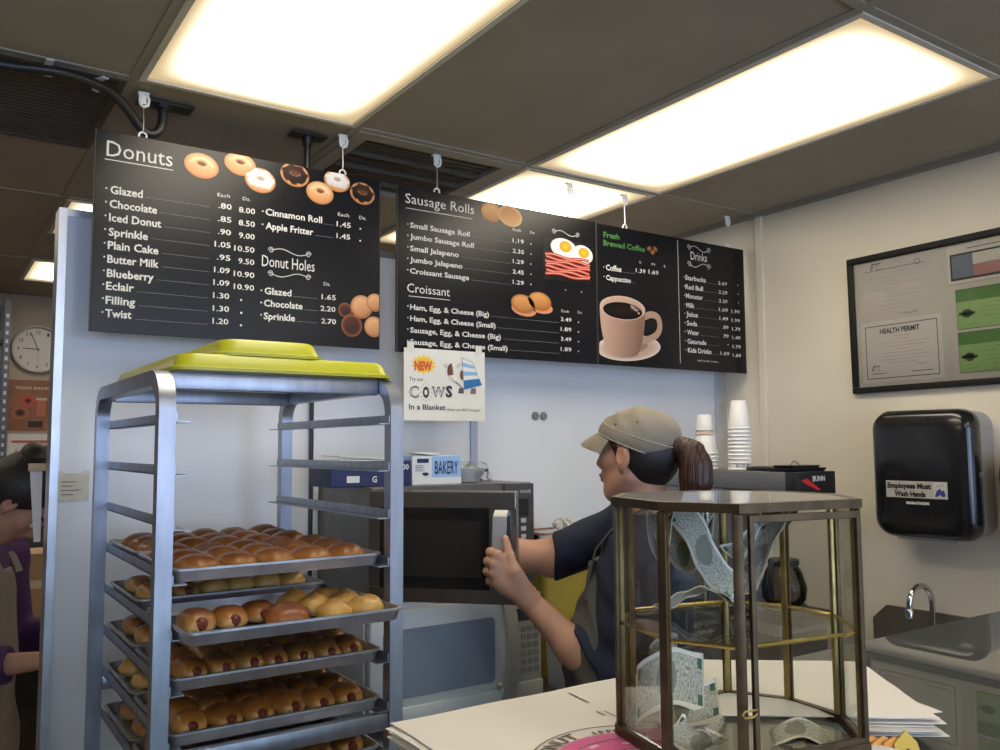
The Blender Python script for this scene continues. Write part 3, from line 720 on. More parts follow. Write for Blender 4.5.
def roll_mesh(kind, seed):
    rd = random.Random(seed); hx, hy, hz, ex = {'bun':(.0415,.0480,.040,2.25),'sausage':(.0335,.047,.042,2.7),'pale':(.0375,.0345,.042,2.3),'burnt':(.042,.040,.040,2.4)}[kind]
    na, nr = 22, 12; vs = []; fs = []; ph = [rd.random()*6.28 for _ in range(4)]
    def sgp(c, p): return math.copysign(abs(c)**p, c)
    for i in range(nr+1):
        p = -math.pi/2+math.pi*i/nr
        for k in range(na):
            a = 2*math.pi*k/na; q = 2/ex
            x = hx*sgp(math.cos(p), q)*sgp(math.cos(a), q); y = hy*sgp(math.cos(p), q)*sgp(math.sin(a), q); z = hz*sgp(math.sin(p), .95)
            z = z*.62 if z > 0 else z*.40
            w = 1+.04*math.sin(3*a+ph[0])+.03*math.sin(5*a+ph[1])
            if kind == 'bun': z *= 1+.10*math.sin(y/hy*5.5+x/hx*2.2+ph[2])
            if kind in ('burnt','pale'): z *= (1+.13*math.sin(x/hx*6.5+y/hy*1.6+ph[2]))*(1.04-.22*(x/hx)**2); z = max(z, -hz*.40)
            if kind == 'sausage': z *= 1-.10*(y/hy)**2+.05*math.sin(y/hy*4+ph[3])
            if kind == 'bun': z = max(z-.004*(y/hy)**2, -hz*.40)
            vs.append((x*w, y*w, z+hz*.40))
    for i in range(nr):
        for k in range(na):
            l = (k+1) % na; fs.append([i*na+k, i*na+l, (i+1)*na+l, (i+1)*na+k])
    q = MB(); q._merge(vs, fs); bmesh.ops.remove_doubles(q.bm, verts=q.bm.verts, dist=.0004); return q
PROTO = {}
def roll(kind, x, y, z, rz, label, group, xs=1.0):
    seed = random.randrange(3); k = (kind, seed)
    name = {'bun':'bread_roll','sausage':'sausage_roll','pale':'bread_roll','burnt':'sausage_roll'}[kind]
    if k not in PROTO:
        o = roll_mesh(kind, seed*7+1).build(name, {'bun':M_gold,'sausage':M_sroll,'pale':M_pale,'burnt':M_burn}[kind], smooth=180)
        if kind in ('sausage','burnt'):
            s_ = MB(); L_ = .0485 if kind == 'sausage' else .043
            s_.tube([(0,-L_-.001,.021),(0,-L_+.005,.021),(0,L_-.005,.021),(0,L_+.001,.021)], [.006,.0118,.0118,.006], 14); s_.build('sausage', M_saus, o, smooth=60)
        PROTO[k] = o
    else: o = copy_tree(PROTO[k])
    o.location = (x, y, z); o.rotation_euler = (0, 0, rz); s = random.uniform(.96,1.02); o.scale = (s*xs, s, s*random.uniform(.95,1.05))
    tag(o, label, 'bread roll' if name == 'bread_roll' else 'sausage roll', group); return o
def fill(lv, fb, kind, nc, nr, rz=0, dx=None, cols=None, rows=None):
    p = PANS[lv, fb]; x0, y0 = RX, p.location.y; z = p.location.z+.0034; W = 2*(PHX-.024); H = 2*(PHY-.024)
    sx, sy = W/nc, H/nr
    for r_ in range(nr):
        if rows and r_ not in rows: continue
        for c in range(nc):
            if cols and c not in cols: continue
            lab = '%s roll from left, %s row from front, %s tray, %s level' % (ORD[c], ORD[r_], 'front' if fb == 0 else 'rear', LV[lv])
            k = kind
            roll(k, x0-W/2+sx*(c+.5)+random.uniform(-.002,.002), y0-H/2+sy*(r_+.5)+random.uniform(-.003,.003), z, rz+random.uniform(-.12,.12), lab, 'rolls in the %s tray of the %s level' % ('front' if fb == 0 else 'rear', LV[lv]), .87 if nc == 7 else 1.0)
fill(3, 0, 'bun', 5, 3, .16); fill(3, 1, 'bun', 5, 3, .16)
fill(5, 0, 'sausage', 7, 3); fill(6, 0, 'sausage', 6, 3, cols=(0,1,2,3,4,5)); fill(7, 0, 'sausage', 6, 3)
fill(4, 1, 'sausage', 6, 2, cols=(0,1)); fill(4, 1, 'pale', 6, 2, rows=(0,), cols=(2,3,4,5))
fill(5, 1, 'sausage', 6, 2); fill(6, 1, 'pale', 6, 2, cols=(0,1,2,3)); fill(7, 1, 'sausage', 6, 2, cols=(0,1,2))
p = PANS[4,0]; zz = p.location.z+.0034; G4 = 'rolls in the front tray of the second loaded level'
for i, (x, y) in enumerate(((-.167,-.050),(-.104,-.040),(-.040,-.020))):
    roll('sausage', RX+x, p.location.y+y, zz, random.uniform(-.08,.08), 'sausage roll standing %s from the left in the pulled-out tray' % ORD[i], G4)
roll('burnt', RX-.008, p.location.y-.094, zz, 1.25, 'dark browned sausage roll lying alone at the front edge of the pulled-out tray', G4)
for i, (x, y, rz) in enumerate(((.155,-.098,.12),(.086,-.100,.05),(.142,-.028,.15),(.072,-.032,.1),(.128,.042,.1),(.058,.040,.1))):
    roll('pale', RX+x, p.location.y+y, zz, rz, 'pale roll %s of the little cluster at the right end of the pulled-out tray' % ('front right','front left','middle right','middle left','rear right','rear left')[i], G4)
# yellow lids on the rack
M_lid = mat('lime_plastic', (.44,.43,.020), .36, spec=.5, var=.06, scale=4)
def lid(lab, c, hx, hy, h, rz):
    q = MB(); q.loft([(hx,hy,.03,0),(hx,hy,.03,.006),(hx-.006,hy-.006,.03,.008),(hx-.012,hy-.012,.035,h-.006),(hx-.018,hy-.018,.035,h),(hx-.05,hy-.05,.03,h),(hx-.056,hy-.056,.03,h-.003)], nc=7)
    o = q.build('tray_lid', M_lid, None, c, (0,0,rz), label=lab, cat='tray lid', group='lime tray lids on the rack'); return o
lid('wide lime green plastic lid lying on top of the rack', (.617,1.965,RT+.0155), .232, .300, .033, .01)
lid('narrower lime green plastic lid stacked on the wide lid', (.586,1.955,RT+.0490), .112, .275, .034, .0)

# ================================================================ BACK TABLE WITH MICROWAVES
M_table = mat('table_steel', (.36,.36,.37), .35, 1.0, var=.1, scale=10)
t = thing('work_table', 'steel work table against the white partition under the microwaves', 'work table', (1.62,2.20,0))
q = MB(); q.bb((-.70,-.24,.722),(.70,.285,.752), .004); q.build('table_top', M_table, t)
for sx in (-1,1):
    for sy in (-1,1): q = MB(); q.tube([(sx*.66,.02+sy*.22,0),(sx*.66,.02+sy*.22,.722)], .02, 12); q.build('leg', M_table, t)
q = MB(); q.bb((-.66,-.2,.25),(.66,.24,.27)); q.build('undershelf', M_table, t, smooth=0)
M_mside = mat('microwave_grey_case', (.20,.19,.18), .42, .7, var=.08, scale=10)
M_mdoor = mat('microwave_steel_door', (.27,.26,.24), .30, 1.0, var=.08, scale=60, stretch=(1,1,40))
M_mblack = mat('microwave_black_glass', (.010,.010,.011), .12)
M_mpanel = mat('microwave_panel', (.055,.06,.075), .4)
M_key = mat('keypad_light', (.50,.52,.55), .5)
M_cav = mat('cavity_grey', (.25,.25,.25), .5)
X0, X1, Y0, Y1, Z0, Z1 = 1.004, 1.532, 2.098, 2.470, 1.088, 1.380
t = thing('microwave', 'stainless steel microwave with its door open, stacked on the white microwave', 'microwave', (X0,Y0,Z0-.010))
w, d, h = X1-X0, Y1-Y0, Z1-Z0+.0
q = MB()
q.bb((0,0,.010),(.030,d,h+.010), .002); q.bb((w-.105,.004,.010),(w,d,h+.010), .002)
q.bb((.030,0,.010),(w-.105,d,.035)); q.bb((.030,0,h-.020),(w-.105,d,h+.010)); q.bb((.030,d-.03,.035),(w-.105,d,h-.020))
for fx in (.04,w-.04):
    for fy in (.04,d-.04): q.lathe([(.012,0),(.014,.010)], (fx,fy,0), 12)
q.build('case', M_mside, t, smooth=0)
q = MB(); q.bb((.030,.002,.035),(.034,d-.03,h-.02)); q.bb((w-.109,.002,.035),(w-.105,d-.03,h-.02)); q.bb((.034,d-.034,.035),(w-.109,d-.03,h-.02)); q.bb((.034,.002,.035),(w-.109,d-.034,.039)); q.build('cavity', M_cav, t, smooth=0)
pn = MB(); pn.bb((w-.104,-.012,.012),(w-.001,.004,h+.008), .003); pn = pn.build('control_panel', M_mpanel, t)
q = MB(); q.bb((w-.075,-.0135,.205),(w-.022,-.0118,.255), .0005); q.build('display', M_mblack, pn, smooth=0)
q = MB()
for k in range(7): q.bb((w-.050,-.0138,.185-.0235*k),(w-.032,-.0118,.198-.0235*k), .0005)
q.build('keypad', M_key, pn, smooth=0)
MW = placeM((w-.098,-.0125,.272), (1,0,0), (0,0,1)); q = MB(); write(q, 'WAVE', .045, .085, .004, .010, MW, .02); q.build('lettering', M_key, pn, smooth=0)
# open door, hinged on the left
DA = R(45); dr = MB(); dw = .391; dz0, dz1 = .012, h+.004
DM = Matrix.Translation((.004,-.004,0)) @ Matrix.Rotation(-DA, 4, 'Z')
dr.bb((0,-.036,dz0),(dw,0,dz0+.040), .003, 0, DM); dr.bb((0,-.036,dz1-.045),(dw,0,dz1), .003, 0, DM); dr.bb((0,-.036,dz0+.04),(.052,0,dz1-.045), 0, 0, DM); dr.bb((dw-.078,-.036,dz0+.04),(dw,0,dz1-.045), 0, 0, DM)
dr.bb((.052,-.006,dz0+.04),(dw-.078,0,dz1-.045), 0, 0, DM)
door = dr.build('door', M_mdoor, t, smooth=0)
q = MB(); q.bb((.030,-.0375,dz0+.036),(dw-.070,-.0352,dz1-.042), .0008, 0, DM); q.build('window', M_mblack, door, smooth=0)
M_screen = mat('door_screen', (.020,.018,.017), .2)
q = MB(); q.bb((.062,-.0380,dz0+.066),(dw-.092,-.0374,dz1-.075), .0002, 0, DM); q.build('screen', M_screen, door, smooth=0)
q = MB(); hp = [(dw-.037,-.037,dz1-.052),(dw-.037,-.062,dz1-.064),(dw-.037,-.070,dz1-.10),(dw-.037,-.073,(dz0+dz1)/2),(dw-.037,-.070,dz0+.10),(dw-.037,-.062,dz0+.064),(dw-.037,-.037,dz0+.052)]
q.tube(hp, .012, flat=(.034,.012), M=DM); q.build('handle', M_alu, door, smooth=30, label='bright metal door handle')
HANDLE = (Matrix.Translation((X0,Y0,Z0-.010)) @ DM) @ Vector((dw-.037,-.068,(dz0+dz1)/2))
# white microwave below
M_wmw = mat('microwave_white', (.52,.55,.57), .38, var=.02, scale=3)
M_wwin = mat('microwave_window_grey', (.20,.24,.31), .38)
M_wgrey = mat('microwave_control_beige', (.36,.35,.32), .45)
X0, X1, Y0, Y1, Z0, Z1 = .962, 1.516, 2.052, 2.455, .752, 1.077
t = thing('microwave', 'white microwave with curved beige handle, underneath the steel microwave', 'microwave', (X0,Y0,Z0))
w, d, h = X1-X0, Y1-Y0, Z1-Z0
q = MB(); q.bb((0,.004,.012),(w,d,h), .006)
for fx in (.05,w-.05):
    for fy in (.05,d-.05): q.lathe([(.014,0),(.016,.014)], (fx,fy,0), 12)
q.build('case', M_wmw, t)
q = MB(); q.bb((.004,-.028,.020),(w-.118,.004,h-.012), .010); q.bb((.004,-.033,.020),(w-.118,-.024,.066), .004); door = q.build('door', M_wmw, t)
q = MB(); q.loft([(.172,.088,.012,0),(.172,.088,.012,.0015)], M=placeM((.212,-.0285,.176),(1,0,0),(0,0,1))); q.build('window', M_wwin, door)
q = MB(); pts = []
for k in range(13):
    a = k/12; pts.append((w-.132,-.030-.034*math.sin(a*math.pi)**.6 if 0 < a < 1 else -.026,.024+a*(h-.040)))
q.tube(pts, .012, flat=(.036,.014)); q.ball((w-.158,-.034,.075), (.010,.008,.010)); q.build('handle', M_wgrey, door, smooth=40, label='beige curved handle')
pn = MB(); pn.bb((w-.116,-.022,.018),(w-.002,.004,h-.008), .008); pn.bb((w-.112,-.030,.020),(w-.004,-.02,.072), .004); pn = pn.build('control_panel', M_wgrey, t)
q = MB()
for r_ in range(6):
    for c in range(4): q.bb((w-.098+.022*c,-.0236,.095+.023*r_),(w-.082+.022*c,-.0218,.110+.023*r_), .0006)
q.build('keypad', mat('keypad_dark', (.20,.21,.20), .5), pn, smooth=0)
q = MB(); q.bb((w-.100,-.0236,.240),(w-.018,-.0218,.275), .0006); q.build('display', M_mblack, pn, smooth=0)
# boxes on the microwave
ZT = 1.3805
M_navy = mat('navy_card', (.012,.018,.085), .45); M_blue = mat('pale_blue_card', (.30,.48,.74), .5); M_wcard = mat('white_card', (.66,.67,.68), .55)
t = thing('carton', 'navy blue carton with white marks, on the steel microwave beside the tissue box', 'carton', (1.030,2.225,ZT))
q = MB(); q.bb((-.120,-.075,0),(.120,.085,.070), .002); q.build('box', M_navy, t, smooth=0)
q = MB(); q.bb((-.112,-.070,.0705),(.10,.08,.073)); q.box((-.02,.0,.078),(.15,.12,.003), M=Matrix.Rotation(.06,4,'Y')); q.build('lid_flap', M_wcard, t, smooth=0)
q = MB(); MN = placeM((0,-.0756,0),(1,0,0),(0,0,1)); write(q, '500', .082, .112, .052, .014, MN, .02); write(q, 'G', .0, .014, .020, .016, MN, .03); rect2(q, -.075, .012, -.038, .030, MN, 0); q.build('lettering', M_wcard, t, smooth=0)
t = thing('tissue_box', 'pale blue and white bakery tissue box, on the steel microwave', 'tissue box', (1.237,2.215,ZT))
q = MB(); q.bb((-.080,-.060,.020),(.080,.075,.082), .002, 0); q.bb((-.081,-.061,0),(.081,.076,.020), .001, 1); q.bb((-.081,-.0606,.0202),(-.018,-.055,.081), 0, 1); q.build('box', [M_blue, M_wcard], t, smooth=0)
q = MB(); MN = placeM((0,-.0612,0),(1,0,0),(0,0,1)); write(q, 'BAKERY', -.008, .070, .048, .036, MN, .01); rect2(q, -.066, .062, -.028, .074, MN, 0); rect2(q, -.050, .030, -.030, .034, MN, 0)
for k in range(4): rect2(q, -.072, .054-.005*k, -.046+.004*(k % 2), .0555-.005*k, MN, 0)
disc_pts = [(-.038+.010*math.cos(a*.3927), .030+.005*math.sin(a*.3927)) for a in range(16)]; poly2(q, disc_pts, MN, .0002)
q.build('lettering', M_navy, t, smooth=0)
M_tissue = mat('tissue_paper', (.78,.76,.70), .8)
q = MB()
for k in range(3): q.box((-.035+.01*k,.0,.084+.003*k),(.09,.09-.02*k,.0015), M=Matrix.Rotation(.10-.05*k,4,'Y'))
q.build('tissue_sheet', M_tissue, t, smooth=0)
M_film = glass_mat('plastic_film', (.93,.94,.95), 1.2, .25, 1.2)
t = thing('paper_bowl', 'white paper bowl in a clear bag, right end of the steel microwave', 'paper bowl', (1.385,2.23,ZT))
q = MB(); q.lathe([(.030,.001),(.036,.002),(.058,.040),(.061,.042),(.058,.042),(.034,.006),(0,.005)], seg=32); q.build('bowl', M_wcard, t)
def crumple(cx, cy, hx, hy, hz, seed, m, par, name, na=28, nr=12):
    rd = random.Random(seed); ph = [rd.random()*6.28 for _ in range(6)]; vs = []; fs = []
    for i in range(nr+1):
        p = math.pi/2*i/nr
        for k in range(na):
            a = 2*math.pi*k/na; n_ = 1+.13*math.sin(5*a+ph[0]+3*p)+.10*math.sin(9*a+ph[1]-2*p)+.06*math.sin(14*a+ph[2]+7*p)
            vs.append((cx+hx*math.cos(p)**.5*math.cos(a)*n_, cy+hy*math.cos(p)**.5*math.sin(a)*n_, .001+hz*math.sin(p)*(1+.2*math.sin(4*a+ph[3]))))
    for i in range(nr):
        for k in range(na): l = (k+1) % na; fs.append([i*na+k, i*na+l, (i+1)*na+l, (i+1)*na+k])
    q = MB(); q._merge(vs, fs); return q.build(name, m, par, smooth=20)
crumple(.008, 0, .062, .062, .052, 3, M_film, t, 'bag')
# things right of the microwaves
M_must = mat('mustard_plastic', (.36,.27,.03), .45); M_clear = glass_mat('clear_tub', (.90,.91,.91), 1.3, .05, 1.0); M_redp = mat('red_plastic', (.34,.16,.15), .4)
t = thing('bin', 'mustard yellow plastic bin behind the worker\'s forearms', 'plastic bin', (1.80,2.33,.752))
q = MB(); q.loft([(.105,.085,.02,0),(.130,.105,.02,.355),(.137,.112,.022,.357),(.137,.112,.022,.368),(.124,.100,.02,.368),(.100,.080,.02,.004)]); q.build('tub', M_must, t)
t = thing('plastic_tub', 'clear plastic tub with red rim, on the mustard bin', 'plastic tub', (1.78,2.32,1.1205))
q = MB(); q.bb((-.14,-.11,0),(.14,.11,.004)); q.build('base', M_wcard, t, smooth=0)
q = MB(); q.loft([(.085,.065,.02,.0045),(.095,.075,.02,.080),(.098,.078,.02,.082),(.091,.071,.02,.082),(.081,.061,.02,.008)]); q.build('tub', M_clear, t)
q = MB(); q.loft([(.100,.080,.02,.079),(.100,.080,.02,.086),(.094,.074,.02,.086),(.094,.074,.02,.079)], cap0=False, cap1=False); q.build('rim', M_redp, t)
crumple(.05, 0, .03, .05, .03, 5, mat('crumpled_foil', (.45,.45,.43), .4), t, 'crumpled_wrap').location = (0,0,.086)
t = thing('storage_box', 'low white box on the work table, beside the white microwave', 'storage box', (1.745,2.09,.752))
q = MB(); q.loft([(.105,.085,.012,0),(.110,.09,.012,.150),(.116,.096,.014,.152),(.116,.096,.014,.172),(.110,.09,.014,.178)]); q.build('box', M_wmw, t)
# plugs and wiring on the partition
M_plug = mat('grey_plug', (.22,.22,.22), .5)
for i, x in enumerate((1.843, 1.880)):
    q = MB(); q.lathe([(.0155,0),(.0155,.004),(.012,.008),(.006,.0085),(0,.009)], seg=24, M=placeM((0,0,0),(1,0,0),(0,0,1))); q.bb((-.006,-.0092,-.0015),(.006,-.0078,.0015), 0, 1)
    o = q.build('wall_plug', [M_plug, M_dark], None, (x,2.4995,1.597), label='%s of two small round grey plugs on the bare partition' % ('left one','right one')[i], cat='wall plug', group='round plugs on the partition')
q = MB(); q.tube([(0,0,0),(0,0,.9)], .007, 8); q.build('cable', M_black, None, (.988,2.488,.753), label='black vertical cable on the partition behind the rack', cat='cable')
M_note = mat('yellowed_paper', (.58,.56,.47), .8, var=.05, scale=30); M_ink = mat('faded_ink', (.14,.14,.17), .7)
t = thing('paper_note', 'small yellowed handwritten note taped to the left edge of the partition', 'note', (.332,2.4985,1.389))
q = MB(); q.box((0,0,0),(.088,.001,.072)); q.build('sheet', M_note, t, smooth=0)
q = MB(); MN = placeM((0,-.0008,0),(1,0,0),(0,0,1))
for k, e in enumerate((.015,.008,.022,.010)): rect2(q, -.022, .012-.011*k, e-.004, .0145-.011*k, MN, 0)
rect2(q, .015, -.009, .026, -.007, MN, 0); q.build('handwriting', M_ink, t, smooth=0)
M_tape = mat('clear_tape', (.62,.60,.52), .3)
q = MB(); q.box((-.034,-.001,.034),(.03,.0008,.016)); q.box((.036,-.001,.036),(.02,.0008,.012)); q.build('tape', M_tape, t, smooth=0)
# cow poster
t = thing('poster', 'white cows in a blanket flyer taped under the middle menu board', 'flyer', (1.232,2.352,1.570))
PW, PH_ = .298, .226
q = MB(); q.bb((0,0,0),(PW,.001,PH_)); q.build('sheet', mat('flyer_paper', (.66,.65,.60), .7, var=.03, scale=12), t, smooth=0)
MN = placeM((0,-.0006,0),(1,0,0),(0,0,1)); k_ = mat('flyer_ink', (.03,.03,.035), .6)
def P(cx, cy): return ((cx-50)/750*PW, (718-cy)/685*PH_)
q = MB()
def wr(s, x0, x1, y, cap, b_): a = P(x0, y); c = P(x1, y); write(q, s, a[0], c[0], a[1], cap/685*PH_, MN, b_)
wr('Try our', 95, 222, 328, 36, .01); wr('In a Blanket', 95, 425, 590, 50, .02); wr('(Made with BEEF Sausages)', 442, 752, 610, 22, .0)
wr('S', 425, 488, 436, 100, .05); wr('O', 215, 275, 450, 95, .06)
for a in range(12):
    c = P(245, 450); an = a*.5236; line2(q, [(c[0]+.0175*math.cos(an), c[1]+.024*math.sin(an)), (c[0]+.024*math.cos(an), c[1]+.031*math.sin(an))], .0012, MN, 0)
def outline(s, x0, x1, y, cap):
    a = P(x0, y); c = P(x1, y); write(q, s, a[0], c[0], a[1], cap/685*PH_, MN, .045, 0)
outline('C', 95, 180, 450, 100); outline('W', 298, 420, 442, 90)
q.build('lettering', k_, t, smooth=0)
pc = MB()
for s, x0, x1, y, cap in (('C', 101, 174, 450, 86), ('W', 310, 408, 444, 76)):
    a = P(x0, y); c = P(x1, y); write(pc, s, a[0], c[0], a[1], cap/685*PH_, MN, .0, .0003, 0, (.62,.61,.57))
star = []
for k in range(28):
    a = k/28*6.283; r_ = 1.0 if k % 2 else .74; c = P(225, 185); star.append((c[0]+.046*r_*math.cos(a), c[1]+.032*r_*math.sin(a)))
pc._merge([(*P(225,185),.0)]+[(x, y, .0) for x, y in star], [[0,i+1,(i+1) % 28+1] for i in range(28)], 0, [(.85,.42,.05)]+[(.80,.62,.12)]*28, MN)
a = P(140, 0); c = P(300, 0); write(pc, 'NEW', a[0], c[0], P(0,200)[1], .026, MN @ Matrix.Identity(4), .06, .0004, 0, (.62,.16,.08))
blue = (.06,.22,.45); lblue = (.30,.50,.66); wht = (.72,.72,.70); brn = (.22,.12,.08)
def pp(pts, col, z): poly2(pc, [P(*p_) for p_ in pts][::-1], MN, z, col)
disc(pc, *P(560,300), .020, .024, lambda u, v, r_: (.70,.68,.66), MN, .0003)
pp([(545,330),(610,330),(600,410),(575,380)], (.70,.68,.66), .0004)
for x in (575,690): pp([(x-22,395),(x+22,395),(x+20,450),(x-35,450)], (.15,.15,.15) if x < 600 else (.25,.2,.18), .0003)
disc(pc, *P(490,250), .020, .030, lambda u, v, r_: (.74,.71,.68) if not (u < 0.1 and v > -.25) else brn, MN, .0006, .15)
disc(pc, *P(425,190), .010, .006, lambda u, v, r_: (.6,.55,.5), MN, .0005, -.4); disc(pc, *P(545,178), .011, .006, lambda u, v, r_: (.6,.55,.5), MN, .0005, .6)
disc(pc, *P(497,300), .013, .009, lambda u, v, r_: (.80,.70,.66), MN, .0008); disc(pc, *P(580,270), .009, .016, lambda u, v, r_: brn, MN, .0005)
tl, tr, bl, br = (575,98), (680,140), (598,410), (768,360)
cols = [wht, lblue, wht, lblue, wht, blue, blue]
for k in range(7):
    a0, a1 = k/7, (k+1)/7; L = lambda p_, q_, t_: tuple(p_[i]+(q_[i]-p_[i])*t_ for i in (0,1))
    pp([L(tl,bl,a0), L(tr,br,a0), L(tr,br,a1), L(tl,bl,a1)], cols[k], .0009)
for pts in ((tl,tr,br,bl,tl),(( 450,180),(462,290),(510,335),(575,390)),((520,335),(600,410))): line2(pc, [P(*p_) for p_ in pts], .0012, MN, .0011, 0, (.03,.03,.03))
pc.build('printed_pictures', M_print, t, smooth=0)
q = MB()
for cx in (105, 740): x, y = P(cx, 30); q.bb((x-.012,-.0016,y-.012),(x+.012,-.0004,y+.018))
q.build('tape', M_tape, t, smooth=0)
# ================================================================ DISPLAY COUNTER
M_cglass = glass_mat('counter_glass', (.86,.91,.89), 1.62, 0.0, 1.1, .075)
M_cab = mat('counter_cabinet', (.10,.085,.075), .5, var=.1, scale=5)
M_ctray = mat('counter_shelf_steel', (.30,.31,.33), .35, .5)
CX0, CX1, CY0, CY1, CT = -.95, 2.30, .10, .742, 1.210
t = thing('display_counter', 'glass topped bakery display counter in the foreground under the paper bags', 'display counter', ((CX0+CX1)/2,(CY0+CY1)/2,0))
hx, hy = (CX1-CX0)/2, (CY1-CY0)/2
q = MB(); q.bb((-hx+.02,-hy+.02,.10),(hx-.02,hy-.02,.70), .004); q.bb((-hx+.04,-hy+.05,0),(hx-.04,hy-.05,.10)); q.build('base_cabinet', M_cab, t)
q = MB(); q.bb((-hx,-hy,CT-.008),(hx,hy,CT)); q.build('glass_top', M_cglass, t, smooth=0)
q = MB(); q.bb((-hx+.004,-hy+.002,.70),(hx-.004,-hy+.008,CT-.009)); q.build('front_glass', M_cglass, t, smooth=0)
q = MB()
for sx in (-1, 1): q.bb((sx*hx-.012,-hy+.009,.70),(sx*hx+.012,-hy+.034,CT-.009)); q.bb((sx*hx-.012,hy-.026,.70),(sx*hx+.012,hy-.002,CT-.009))
q.bb((-hx,hy-.020,CT-.030),(hx,hy-.002,CT-.009)); q.bb((-hx,-hy+.009,CT-.024),(hx,-hy+.022,CT-.009)); q.build('frame', mat('counter_frame_grey', (.13,.13,.135), .4, .6), t, smooth=0)
q = MB(); q.bb((-hx+.02,-hy+.05,.955),(hx-.02,hy-.04,.963)); q.build('shelf', M_ctray, t, smooth=0)
q = MB(); q.bb((-hx+.013,hy-.018,.70),(0,hy-.012,CT-.031)); q.bb((-.03,hy-.011,.70),(hx-.013,hy-.005,CT-.031)); q.build('sliding_door', glass_mat('sliding_door_glass', (.90,.93,.92), 1.3, .0, .8), t, smooth=0)
# ---------------------------------------------------------------- paper bags
M_bag = mat('white_bag_paper', (.80,.76,.70), .75, var=.02, scale=9, bump=.04, bscale=14)
M_bagink = mat('bag_ink_grey', (.10,.07,.06), .6); M_pink = mat('bag_ink_pink', (.62,.07,.26), .6); M_lpink = mat('bag_ink_pale_pink', (.80,.38,.55), .6)
def bag(c, hx, hy, z0, th, rz, seed, droop=0.0):
    rd = random.Random(seed); n, m_ = 14, 14; vs = []; fs = []
    a1, a2 = rd.random()*6, rd.random()*6
    for top in (1, 0):
        for i in range(n+1):
            for j in range(m_+1):
                u, v = -1+2*i/n, -1+2*j/m_
                x, y = hx*u*(1+.006*math.sin(9*v+a1)), hy*v*(1+.006*math.sin(8*u+a2))
                e = max(abs(u), abs(v)); z = th*(.25+.75*(1-max(0,(e-.90))/.10)) if top else 0.0
                z += droop*max(0, u-.35)**2+.0006*math.sin(4*u+a1)*math.sin(3*v+a2)*(1 if top else .4)*max(0,1-e)
                vs.append((x, y, z))
    N = (n+1)*(m_+1); idx = lambda i, j: i*(m_+1)+j
    for i in range(n):
        for j in range(m_):
            fs.append([idx(i,j), idx(i+1,j), idx(i+1,j+1), idx(i,j+1)]); fs.append([N+idx(i,j), N+idx(i,j+1), N+idx(i+1,j+1), N+idx(i+1,j)])
    ed = [idx(i,0) for i in range(n)]+[idx(n,j) for j in range(m_)]+[idx(i,m_) for i in range(n,0,-1)]+[idx(0,j) for j in range(m_,0,-1)]
    for k in range(len(ed)): a, b_ = ed[k], ed[(k+1) % len(ed)]; fs.append([b_, a, N+a, N+b_])
    q = MB(); q._merge(vs, fs); o = q.build('paper_bag', M_bag, None, (*c, z0), (0,0,rz), smooth=40); return o
BZ = CT+.0006; TH = .0026; NB = 8
for k in range(NB):
    o = bag((.535+random.uniform(-.004,.004), .575+random.uniform(-.004,.004)), .163, .166, BZ+k*(TH+.0002), TH, R(-2)+random.uniform(-.02,.02), 20+k)
    if k == NB-1: tag(o, 'white paper bag printed with a pink donut logo, topmost of the left stack', 'paper bag', 'paper bags on the counter'); LOGO = o
    else: tag(o, 'plain white paper bag inside the left stack on the counter', 'paper bag', 'paper bags in the left stack')
for k in range(NB+3):
    if k < 4: o = bag((.792+.003*k, .622), .104, .106, BZ+k*(TH+.0002), TH, R(-20)+random.uniform(-.04,.04), 50+k)
    else: o = bag((.772+random.uniform(-.004,.004), .588+random.uniform(-.004,.004)), .100, .104, BZ+k*(TH+.0002), TH, R(-37)+random.uniform(-.05,.05), 50+k)
    if k == NB+2: tag(o, 'blank white paper bag, topmost of the right stack behind the hexagonal case', 'paper bag', 'paper bags on the counter')
    else: tag(o, 'plain white paper bag inside the right stack on the counter', 'paper bag', 'paper bags in the right stack')
ZB = BZ+NB*(TH+.0002)
# logo on the top bag: arcs of lettering round a pink ring (bag local coordinates)
LC = (-.040,-.046)
def arc_text(q, s, R0, a0, a1, cap, M, bold):
    n = len(s)
    for i, ch in enumerate(s):
        if ch == ' ': continue
        a = a0+(a1-a0)*(i+.5)/n; x, y = LC[0]+R0*math.cos(a), LC[1]+R0*math.sin(a)
        MM = M @ Matrix.Translation((x, y, 0)) @ Matrix.Rotation(a-math.pi/2, 4, 'Z'); V, F = glyphs(ch, bold); w_ = (max(v[0] for v in V)-min(v[0] for v in V))*cap/CAP
        write(q, ch, -w_/2, w_/2, 0, cap, MM, bold)
ML = Matrix.Translation((0,0,TH+.0007))
def ring(q, r0, r1, a0, a1, M, z, mi=0, n=40):
    for k in range(n):
        b0, b1 = a0+(a1-a0)*k/n, a0+(a1-a0)*(k+1)/n
        q._merge([(LC[0]+r_*math.cos(b_), LC[1]+r_*math.sin(b_), z) for r_, b_ in ((r0,b0),(r1,b0),(r1,b1),(r0,b1))], [[0,1,2,3]], mi, None, M)
q = MB(); ring(q, .0905, .0920, R(20), R(175), ML, 0); ring(q, .0560, .0572, R(10), R(190), ML, .0001); ring(q, .0300, .0312, 0, R(359), ML, .0002)
arc_text(q, 'DONUT', .0805, R(142), R(94), .013, ML, .03); arc_text(q, 'IPPO', .0775, R(84), R(62), .007, ML, .05)
q.build('printed_lettering', M_bagink, LOGO, smooth=0)
q = MB(); ring(q, .0575, .0715, R(45), R(165), ML, -.0001); ring(q, .0720, .0728, R(40), R(165), ML, -.00005); ring(q, .0315, .0555, 0, R(359), ML, -.0001)
q.build('printed_logo', M_pink, LOGO, smooth=0)
q = MB()
